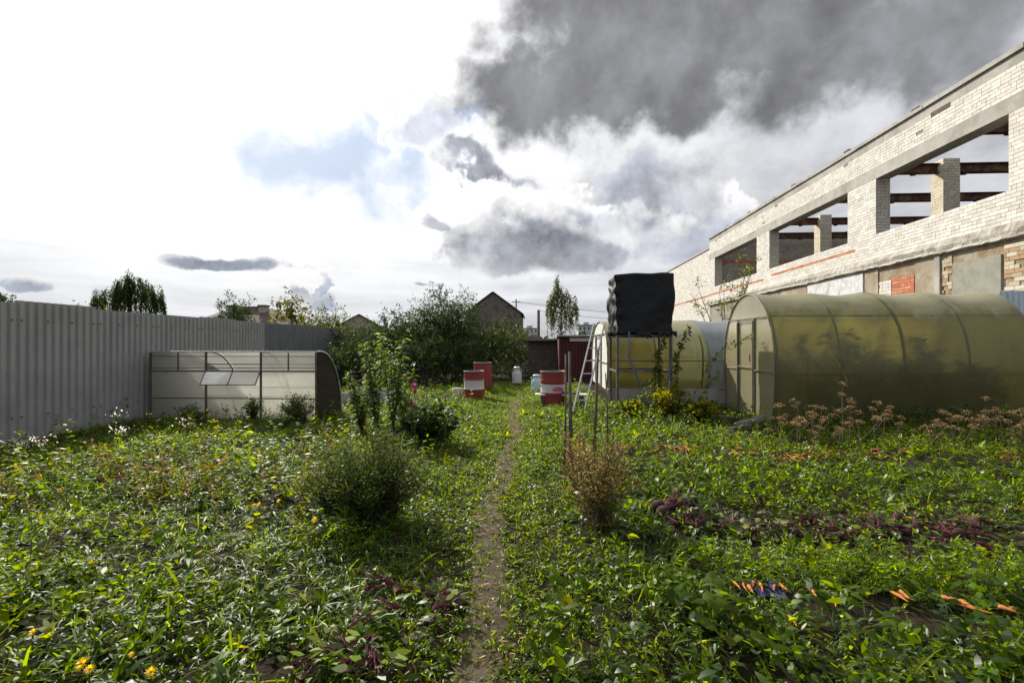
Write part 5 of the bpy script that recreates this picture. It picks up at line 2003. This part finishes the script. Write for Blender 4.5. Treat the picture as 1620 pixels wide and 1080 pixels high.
# ------------------------------------------------------------------ pulled carrots and beets
def build_roots():
    def carrot_me(L, r, bend):
        m = MB()
        pts, k = [], 7
        n = 8
        base = 0
        for i in range(k + 1):
            q = i / k
            rr = r * (1 - q) ** .75 * (1 if i else .55) + .0008
            y = -L * q
            x = bend * q * q
            for j in range(n):
                a = 2 * math.pi * j / n
                m.v.append((x + rr * math.cos(a), y, rr * math.sin(a)))
        for i in range(k):
            for j in range(n):
                j2 = (j + 1) % n
                m.f.append((i * n + j, (i + 1) * n + j, (i + 1) * n + j2, i * n + j2))
        m.f.append(tuple(range(n)))
        me = m.mesh('root', True)
        me.materials.append(M['carrot'])
        return me
    metas = [carrot_me(.14, .014, .012), carrot_me(.16, .012, -.02), carrot_me(.12, .016, .006), carrot_me(.17, .011, .03)]
    gme = []
    for s in range(3):
        lb = LB()
        n = 9
        a = rng.uniform(-.5, .5, n)
        d = np.stack([np.sin(a), np.cos(a), rng.uniform(.0, .35, n)], axis=1)
        lb.add(np.zeros((n, 3)), d, rng.uniform(.18, .30, n), .005, .35, pal(n, [(.16, .22, .05), (.20, .26, .07)], .15), .5)
        for i in range(n):
            k = 14
            t = rng.uniform(.35, 1, (k, 1))
            L = .26
            b = unit(d)[i] * L * t
            b[:, 2] -= .35 * L * t[:, 0] ** 2
            lb.add(b, unit(d[i] + rng.normal(size=(k, 3)) * .8), rng.uniform(.02, .045, k), .006, .2, pal(k, [(.08, .14, .02), (.11, .17, .03)], .2), 1.0)
        me = lb.mesh('greens')
        me.materials.append(M['leaf'])
        gme.append(me)

    def carrot(p, rz, lab, grp, s=1.0, tops=True, rx=0.0):
        r = empty('carrot', p, rz, lab, 'carrot', grp)
        r.scale = (s, s, s)
        r.rotation_euler = (rx, 0, rz)
        for nm, me in (('root', random.choice(metas)),) + ((('greens', random.choice(gme)),) if tops else ()):
            o = bpy.data.objects.new(nm, me)
            COL.objects.link(o)
            o.parent = r
    near = [(1160, 946), (1176, 948), (1184, 952), (1193, 946), (1202, 948), (1226, 952), (1234, 950), (1286, 962), (1318, 978), (1410, 960), (1418, 962), (1424, 958), (1490, 968), (1500, 970), (1508, 974), (1518, 972), (1524, 980), (1580, 978), (1594, 980), (1606, 974), (1246, 1000)]
    for px, py in near:
        p = gl(px, py - 6)
        carrot(p + Vector((0, 0, .045)), random.uniform(-.65, .15) + (.35 if px > 1450 else 0), 'pulled orange carrot with green top lying on dark soil in the near bed', 'carrots in the near bed', random.uniform(.55, .85), True, -.12)
    fars = []
    for px0, px1, py, n in ((945, 1000, 716, 10), (1020, 1100, 718, 20), (1150, 1220, 720, 12), (1215, 1300, 728, 26), (1300, 1400, 722, 12), (1370, 1460, 724, 14), (1580, 1620, 728, 10)):
        for k in range(n):
            fars.append((random.uniform(px0, px1), py + random.uniform(-6, 6)))
    for px, py in fars:
        p = gl(px, py)
        carrot(p + Vector((0, 0, .06)), random.uniform(0, 6.28), 'pulled carrot lying in the far row before the yellow greenhouse', 'carrots in the far row', random.uniform(.6, .95), False, random.uniform(-.3, .3))
    # beets
    bm = MB()
    bm.lathe([(.0, .05), (.012, .045), (.030, .030), (.038, .008), (.034, -.016), (.018, -.036), (.006, -.055), (.001, -.09)], 12)
    bme = bm.mesh('root', True)
    bme.materials.append(M['beet'])
    sm = MB()
    for i in range(9):
        a = i * .7
        sm.tube([(0, 0, .04), (math.cos(a) * .025, math.sin(a) * .015, .10), (math.cos(a) * .07, math.sin(a) * .025, .17)], .0035, 5, .002)
    sme = sm.mesh('stalks')
    sme.materials.append(M['purple_stem'])
    lme = []
    for s in range(3):
        lb = LB()
        n = 16
        a = np.arange(n) * .7
        b = np.stack([np.cos(a) * .06, np.sin(a) * .02, rng.uniform(.10, .17, n)], axis=1)
        lb.add(b, unit(np.stack([np.cos(a) * .8, np.sin(a) * .35, rng.uniform(.2, 1.0, n)], axis=1)), rng.uniform(.04, .085, n), rng.uniform(.016, .032, n), .1, pal(n, [(.05, .075, .022), (.045, .035, .028), (.085, .11, .05), (.045, .018, .022), (.10, .125, .07), (.06, .08, .03)], .2), .8)
        me = lb.mesh('leaves')
        me.materials.append(M['leaf'])
        lme.append(me)

    def beet(p, az, s, lab, grp, tilt=1.35, root=True, name='beetroot', cat='beetroot'):
        r = empty(name, p, 0, lab, cat, grp)
        r.scale = (s, s, s)
        r.rotation_euler = (tilt, 0, az)
        for nm, me in ((('root', bme),) if root else ()) + (('stalks', sme), ('leaves', random.choice(lme))):
            o = bpy.data.objects.new(nm, me)
            COL.objects.link(o)
            o.parent = r
    for px, py, az in ((1040, 812, 1.2), (1058, 814, .9), (1048, 822, 1.5)):
        beet(gl(px, py + 6) + Vector((0, 0, .06)), az + .3, 1.25, 'purple beetroot with its stalks at the head of the beet row', 'beets heading the row', 1.0)
    for k in range(46):
        q = random.uniform(0, 1)
        px = 1075 + 545 * q
        py = 826 + 22 * q + random.uniform(-14, 16)
        beet(gl(px, py + 5) + Vector((0, 0, .055)), random.uniform(0, 6.28), random.uniform(.7, 1.0), *(('beetroot with wilting leaves half buried in the long beet row', 'beets in the row', random.uniform(1.1, 1.7)) if k % 4 == 0 else ('cut beet top with purple stalks lying in the long beet row', 'beet tops in the row', random.uniform(1.3, 1.8), False, 'beet_top', 'beet top')))
    for px, py in ((640, 935), (660, 955), (625, 950), (675, 985), (650, 970), (520, 1005), (545, 1020), (580, 1030), (600, 1045), (560, 1055), (620, 1060), (535, 1040), (600, 1015)):
        beet(gl(px, py) + Vector((0, 0, .05)), random.uniform(0, 6.28), random.uniform(.8, 1.1), 'wilting beet top with purple stalks thrown down left of the path', 'beet tops left of the path', random.uniform(1.3, 1.8), False, 'beet_top', 'beet top')
    # scraps
    m = MB()
    m.add([(0, 0, 0), (.07, .01, .015), (.06, .06, .04), (.0, .05, .02), (.03, .03, .05)], [(0, 1, 4), (1, 2, 4), (2, 3, 4), (3, 0, 4)])
    o = m.build('plastic_scrap', M['blue_scrap'])
    o.location = gl(1077, 812) + Vector((0, 0, .06))
    tag(o, 'bright blue scrap of plastic lying by the beets', 'scrap')
    m = MB()
    nx = 9
    for i in range(nx):
        for j in range(nx):
            m.v.append((i * .016, j * .02, .03 + .025 * float(vn(i * .7, j * .7, 1, 5)) + .012 * math.sin(i * 1.1)))
    for i in range(nx - 1):
        for j in range(nx - 1):
            m.f.append((i * nx + j, (i + 1) * nx + j, (i + 1) * nx + j + 1, i * nx + j + 1))
    o = m.build('cloth', M['navy'], None, True)
    o.location = gl(1205, 962)
    tag(o, 'crumpled dark navy cloth under the near carrots', 'cloth')


build_roots()


# ------------------------------------------------------------------ ground cover
def build_cover():
    pd = lambda x, y: np.abs(x - xpath(y))
    bare = lambda x, y: np.exp(-(pd(x, y) / (.03 + .13 * vn(x, y, 1.6, 61))) ** 2) * .93
    trod = lambda x, y: np.exp(-(pd(x, y) / .62) ** 2)

    def row(x, y, yc, w, x0, slope=0.0):
        return np.exp(-((y - (yc + slope * (x - x0)) + .12 * (vn(x, y, 2.0, 71) - .5)) / w) ** 4) * np.clip((x - x0 + .3 * (vn(x, y, 3.0, 72) - .5)) * 6, 0, 1)

    def rows(x, y):
        r = np.maximum(row(x, y, 3.60, .34, .80, -.09) * .97, row(x, y, 2.40, .17, 1.0, -.03) * .97)
        r = np.maximum(r, row(x, y, 3.12, .13, .9, -.08) * .85)
        r = np.maximum(r, row(x, y, 5.62, .36, .8) * .93)
        r = np.maximum(r, row(x, y, 6.75, .18, 1.2) * .5)
        return r

    def soilp(x, y):
        """Dug and trodden bare patches on the left."""
        a = np.clip((vn(x, y, 1.1, 11) - .60) * 6, 0, 1) * (x < -.7) * (y < 5)
        b = np.exp(-((y - 2.80 + .15 * (x + 2) + .2 * (vn(x, y, 1.8, 73) - .5)) / .24) ** 4) * (x < -.75) * np.clip(vn(x, y, .9, 74) * 2.2 - .3, 0, 1)
        c = np.exp(-((y - 3.40 - .05 * x) / .18) ** 4) * (x < -2.0) * np.clip(vn(x, y, .9, 75) * 2.2 - .3, 0, 1)
        e = np.exp(-((y - 1.95 - .1 * x) / .16) ** 4) * (x < -.8) * np.clip(vn(x, y, 1.1, 76) * 2.2 - .6, 0, 1)
        b = np.maximum(b, e)
        return np.maximum(np.maximum(a * .8, b), c) * .97

    def house(x, y):
        """Inside a building or frame: nothing grows through."""
        return ((x > 3.85) & (x < 7.95) & (y > 8.05)) | ((x > 1.5) & (y > 10.5)) | ((x > -6.7) & (x < -3.65) & (y > 7.9) & (y < 9.0)) | (x < -6.75) | (x > 11.2)

    def base_d(x, y):
        d = (1 - bare(x, y)) * (1 - .9 * rows(x, y)) * (1 - .85 * soilp(x, y))
        return d * ~house(x, y)
    tall = lambda x, y: (1 - .8 * trod(x, y))
    field = (-6.75, 11.0, .9, 15.5)

    # small leaved weeds (chickweed, clover) over everything
    lb = LB()
    p = spots(*field, 380, lambda x, y: base_d(x, y) * np.clip(vn(x, y, .75, 21) * 1.5 + vn(x, y, 2.6, 23) * .8 - .55, .10, 1) * np.clip(1.25 - y * .07, .4, 1))
    hs = .035 + .15 * vn(p[:, 0], p[:, 1], 1.3, 22) ** 1.5 * tall(p[:, 0], p[:, 1])
    for lo, hi in ((0, .07), (.07, .10), (.10, .2)):
        q = p[(hs >= lo) & (hs < hi)]
        rosettes(lb, q, 9, .032, .0125, GREEN + YGREEN, (.0, 1.0), .2, (lo + hi) / 2 if hi < .2 else .13, .25, .7)
    tag(lb.build('small_weeds', M['leaf']), 'low small leaved weeds carpeting the garden ground', 'weeds', None, 'stuff')

    # tiny trodden growth along the path
    y = rng.uniform(.9, 13.5, 9000)
    x = xpath(y) + rng.normal(size=len(y)) * .42
    q = np.stack([x, y], axis=1)
    q = q[rng.uniform(size=len(q)) < 1 - .8 * bare(q[:, 0], q[:, 1])]
    rosettes(lb2 := LB(), q, 5, .022, .010, GREEN + YGREEN, (.0, .8), .2, .015, .25, .7)
    tag(lb2.build('path_clover', M['leaf']), 'tiny trodden clover and plantain leaves edging the path', 'clover', None, 'stuff')

    # broad leaves: dandelion, dock, turnip greens
    lb = LB()
    dl = lambda x, y: base_d(x, y) * tall(x, y) * np.clip(vn(x, y, .7, 31) * 1.5 - .15, 0, 1)
    p = spots(*field, 60, dl)
    rosettes(lb, p, 7, .115, .028, GREEN + YGREEN, (.25, 1.2), .55, .03)
    p = spots(*field, 22, lambda x, y: base_d(x, y) * tall(x, y) * np.clip(vn(x, y, .9, 33) * 1.6 - .4, 0, 1))
    rosettes(lb, p, 12, .065, .026, GREEN + GREYG[:1] + YGREEN[:1], (.0, 1.0), .4, .18)
    near = spots(.35, 4.5, .9, 2.4, 75, lambda x, y: base_d(x, y) * (.4 + .6 * vn(x, y, 1.5, 34)))
    rosettes(lb, near, 12, .058, .027, GREEN + YGREEN[:1] + DGREEN[1:2], (.0, 1.0), .45, .15)
    near = spots(-4.5, -.6, .9, 2.6, 40, lambda x, y: base_d(x, y) * (.3 + .7 * vn(x, y, 1.5, 35)))
    rosettes(lb, near, 9, .085, .022, GREEN + YGREEN[:1] + GREYG[:1], (.1, 1.1), .5, .06)
    tag(lb.build('broad_weeds', M['leaf']), 'tall broad leaved weeds covering both sides of the path', 'weeds', None, 'stuff')

    # stalky weeds standing higher on the left
    lb = LB()
    p = spots(-6.7, -.9, 1.4, 8.0, 13, lambda x, y: base_d(x, y) * np.clip(vn(x, y, .9, 41) * 2.4 - .9, 0, 1))
    rosettes(lb, p, 26, .055, .024, GREEN + YGREEN + [(.12, .115, .04)], (-.1, .9), .25, .40)
    p = spots(1.0, 9, 5.9, 8.0, 9, lambda x, y: base_d(x, y) * np.clip(vn(x, y, .8, 42) * 2 - .4, 0, 1))
    rosettes(lb, p, 24, .05, .014, GREEN + YGREEN + DGREEN[:1], (.0, 1.1), .2, .40)
    p = spots(.7, 10, 4.05, 5.2, 24, lambda x, y: base_d(x, y) * np.clip(vn(x, y, .8, 43) * 2 - .3, 0, 1))
    rosettes(lb, p, 16, .07, .022, GREEN + YGREEN[:1], (.1, 1.2), .4, .22)
    tag(lb.build('stalky_weeds', M['leaf']), 'upright stalky green weeds standing above the low growth', 'weeds', None, 'stuff')

    lb = LB()
    p = spots(.5, 6, .9, 2.2, 16, lambda x, y: base_d(x, y) * np.clip(vn(x, y, 1.2, 44) * 2.4 - .8, 0, 1))
    rosettes(lb, p, 24, .06, .024, GREEN + DGREEN[1:2], (-.1, 1.0), .35, .30)
    p = spots(-5, -.6, .9, 2.4, 12, lambda x, y: base_d(x, y) * np.clip(vn(x, y, 1.2, 45) * 2.4 - .8, 0, 1))
    rosettes(lb, p, 16, .095, .017, GREEN + YGREEN[:1], (.2, 1.2), .6, .08)
    tag(lb.build('near_weeds', M['leaf']), 'rank green weeds in clumps on the nearest beds', 'weeds', None, 'stuff')

    # dark leafy strip along the foot of the big greenhouse
    lb = LB()
    p = spots(3.9, 9.5, 7.3, 8.05, 40)
    rosettes(lb, p, 14, .07, .022, DGREEN + GREEN[:1], (-.1, 1.0), .3, .26)
    tag(lb.build('dark_weeds', M['leaf']), 'dark leafy weeds along the foot of the yellow greenhouse', 'weeds', None, 'stuff')

    # grass
    lb = LB()
    p = spots(*field, 150, lambda x, y: np.clip(1.2 - y * .06, .4, 1) * (1 - .75 * bare(x, y)) * (1 - .8 * rows(x, y)) * (1 - .4 * soilp(x, y)) * ~house(x, y) * np.clip(vn(x, y, .8, 51) * 1.6 - .1, .12, 1))
    t = trod(p[:, 0], p[:, 1])
    rosettes(lb, p[t > .35], 7, .075, .006, GREEN + YGREEN, (.3, 1.3), .5, 0)
    rosettes(lb, p[t <= .35], 7, .20, .0085, GREEN + YGREEN + GREYG[:1], (.35, 1.35), .75, 0)
    q = spots(-2.6, 1.5, .9, 17, 520, lambda x, y: (1 - .9 * bare(x, y)) * np.exp(-(pd(x, y) / 1.1) ** 4) * ~house(x, y))
    rosettes(lb, q, 5, .06, .006, [(.080, .135, .008), (.10, .15, .009), (.066, .115, .008)], (.3, 1.3), .5, 0)
    q = spots(-5, -.7, .9, 3.8, 150, lambda x, y: (1 - bare(x, y)) * np.clip(vn(x, y, 1.1, 52) * 1.8 - .3, 0, 1))
    rosettes(lb, q, 8, .23, .0075, GREEN + YGREEN, (.15, 1.1), .9, 0)
    tag(lb.build('grass', M['leaf']), 'grass blades growing through the weeds and path edges', 'grass', None, 'stuff')

    # feathery carrot tops in the near and far beds
    lb = LB()
    for x0, x1, y0, y1, den in ((.95, 6, 2.58, 2.92, 330), (.9, 9.5, 5.85, 6.15, 60), (.9, 9.5, 5.2, 5.55, 40)):
        p = spots(x0, x1, y0, y1, den)
        rosettes(lb, p, 26, .032, .007, [(.095, .155, .018), (.115, .17, .022), (.08, .13, .016)], (-.1, 1.2), .3, .15, .2, 1.0)
    tag(lb.build('carrot_greens', M['leaf']), 'feathery green carrot tops along the vegetable rows', 'carrot greens', None, 'stuff')

    # wilted purple and pale leaves in the beet row
    lb = LB()
    p = spots(.8, 6.5, 3.0, 4.05, 300, lambda x, y: row(x, y, 3.60, .36, .80, -.09))
    rosettes(lb, p, 3, .055, .022, [(.045, .035, .025), (.055, .022, .028), (.10, .125, .07), (.05, .07, .022), (.10, .11, .045), (.04, .03, .02), (.13, .12, .07)], (-.1, .6), .3, .025, .25, 1.0)
    p = spots(-1.6, -.35, 1.55, 2.6, 90, lambda x, y: np.maximum(np.exp(-(((x + .55) / .22) ** 2 + ((y - 2.42) / .22) ** 2)), np.exp(-(((x + .72) / .3) ** 2 + ((y - 1.98) / .18) ** 2))))
    rosettes(lb, p, 4, .06, .024, [(.045, .028, .025), (.05, .018, .024), (.07, .09, .035), (.045, .065, .022), (.10, .11, .04)], (-.1, .7), .3, .03, .25, 1.0)
    tag(lb.build('wilted_beet_leaves', M['leaf']), 'wilted purple and pale beet leaves strewn over the soil', 'leaves', None, 'stuff')

    # cut dry clippings on the path and reddish dock patches
    lb = LB()
    y = rng.uniform(.9, 12, 5200)
    x = xpath(y) + rng.normal(size=len(y)) * .22
    b = np.stack([x, y, gz(x, y) + .012], axis=1)
    lb.add(b, dirs(len(y), -.05, .25), rng.uniform(.015, .05, len(y)), rng.uniform(.002, .007, len(y)), .1, pal(len(y), STRAW + [(.12, .14, .05), (.10, .13, .03)], .2), .8)
    q = spots(-5, 5, .9, 5, 30, lambda x, y: np.maximum(soilp(x, y), rows(x, y)) * ~house(x, y))
    rosettes(lb, q, 3, .09, .006, STRAW + BROWN, (-.1, .4), .2, 0)
    tag(lb.build('dry_clippings', M['leaf']), 'pale dry grass clippings littering the trodden path', 'clippings', None, 'stuff')
    lb = LB()
    for cx, cy, w, n in ((-3.9, 4.3, .55, 46), (-3.0, 3.9, .3, 26), (-4.4, 3.7, .4, 22), (-1.9, 3.9, .2, 14), (-2.6, 5.6, .4, 20), (-4.6, 6.9, .8, 34)):
        q = np.stack([rng.normal(size=n) * w + cx, rng.normal(size=n) * w * .4 + cy], axis=1)
        rosettes(lb, q, 16, .05, .016, [(.10, .065, .025), (.08, .055, .02), (.12, .095, .03), (.08, .09, .025)], (.0, 1.2), .2, .28)
    tag(lb.build('reddish_weeds', M['leaf']), 'reddish brown drying weed stalks in the left field', 'weeds', None, 'stuff')
    # fluffy white seed plumes at the fence
    lb = LB()
    for px, py, n in ((35, 700, 120), (60, 695, 90), (190, 680, 60), (185, 655, 25), (20, 712, 60), (290, 668, 30)):
        c = gl(px, 735)
        t = P(px, py, c.dot(FWD))
        b = np.array(t[:]) + rng.normal(size=(n, 3)) * np.array([.06, .06, .035])
        lb.add(b, dirs(n, -1, 1), .02, .008, .1, pal(n, [(.55, .52, .46), (.62, .60, .55)], .1), 1.3)
        k = 24
        b2 = np.array(c[:]) + (np.array(t[:]) - np.array(c[:])) * rng.uniform(0, 1, (k, 1)) + rng.normal(size=(k, 3)) * .015
        lb.add(b2, dirs(k, .1, 1), .05, .014, .2, pal(k, GREEN, .2), .8)
    tag(lb.build('seed_fluff', M['leaf']), 'white fluffy seed heads on weeds by the grey fence', 'seed heads', None, 'stuff')

    # crops standing inside the greenhouses
    lb = LB()
    for x0, x1, y0, y1, h, n in ((4.15, 7.75, 8.30, 8.5, 1.0, 120), (4.3, 7.7, 8.6, 9.2, 1.45, 26), (4.2, 7.7, 9.4, 9.8, 1.45, 80)):
        p = np.stack([rng.uniform(x0, x1, n), rng.uniform(y0, y1, n)], axis=1)
        rosettes(lb, p, 50, .13, .055, [(.030, .055, .010), (.045, .07, .012), (.025, .04, .010), (.08, .08, .015)], (-.6, .6), .3, h * .8, lean_k=.04)
    tag(lb.build('greenhouse_crop', M['leaf']), 'green tomato plants blurred behind the yellow greenhouse wall', 'crop', None, 'stuff')
    lb = LB()
    p = np.stack([rng.uniform(-6.4, -4, 10), rng.uniform(8.1, 8.6, 10)], axis=1)
    rosettes(lb, p, 16, .09, .03, GREEN, (.0, 1.0), .3, .35)
    tag(lb.build('cold_frame_crop', M['leaf']), 'few green plants growing inside the cold frame', 'crop', None, 'stuff')


build_cover()
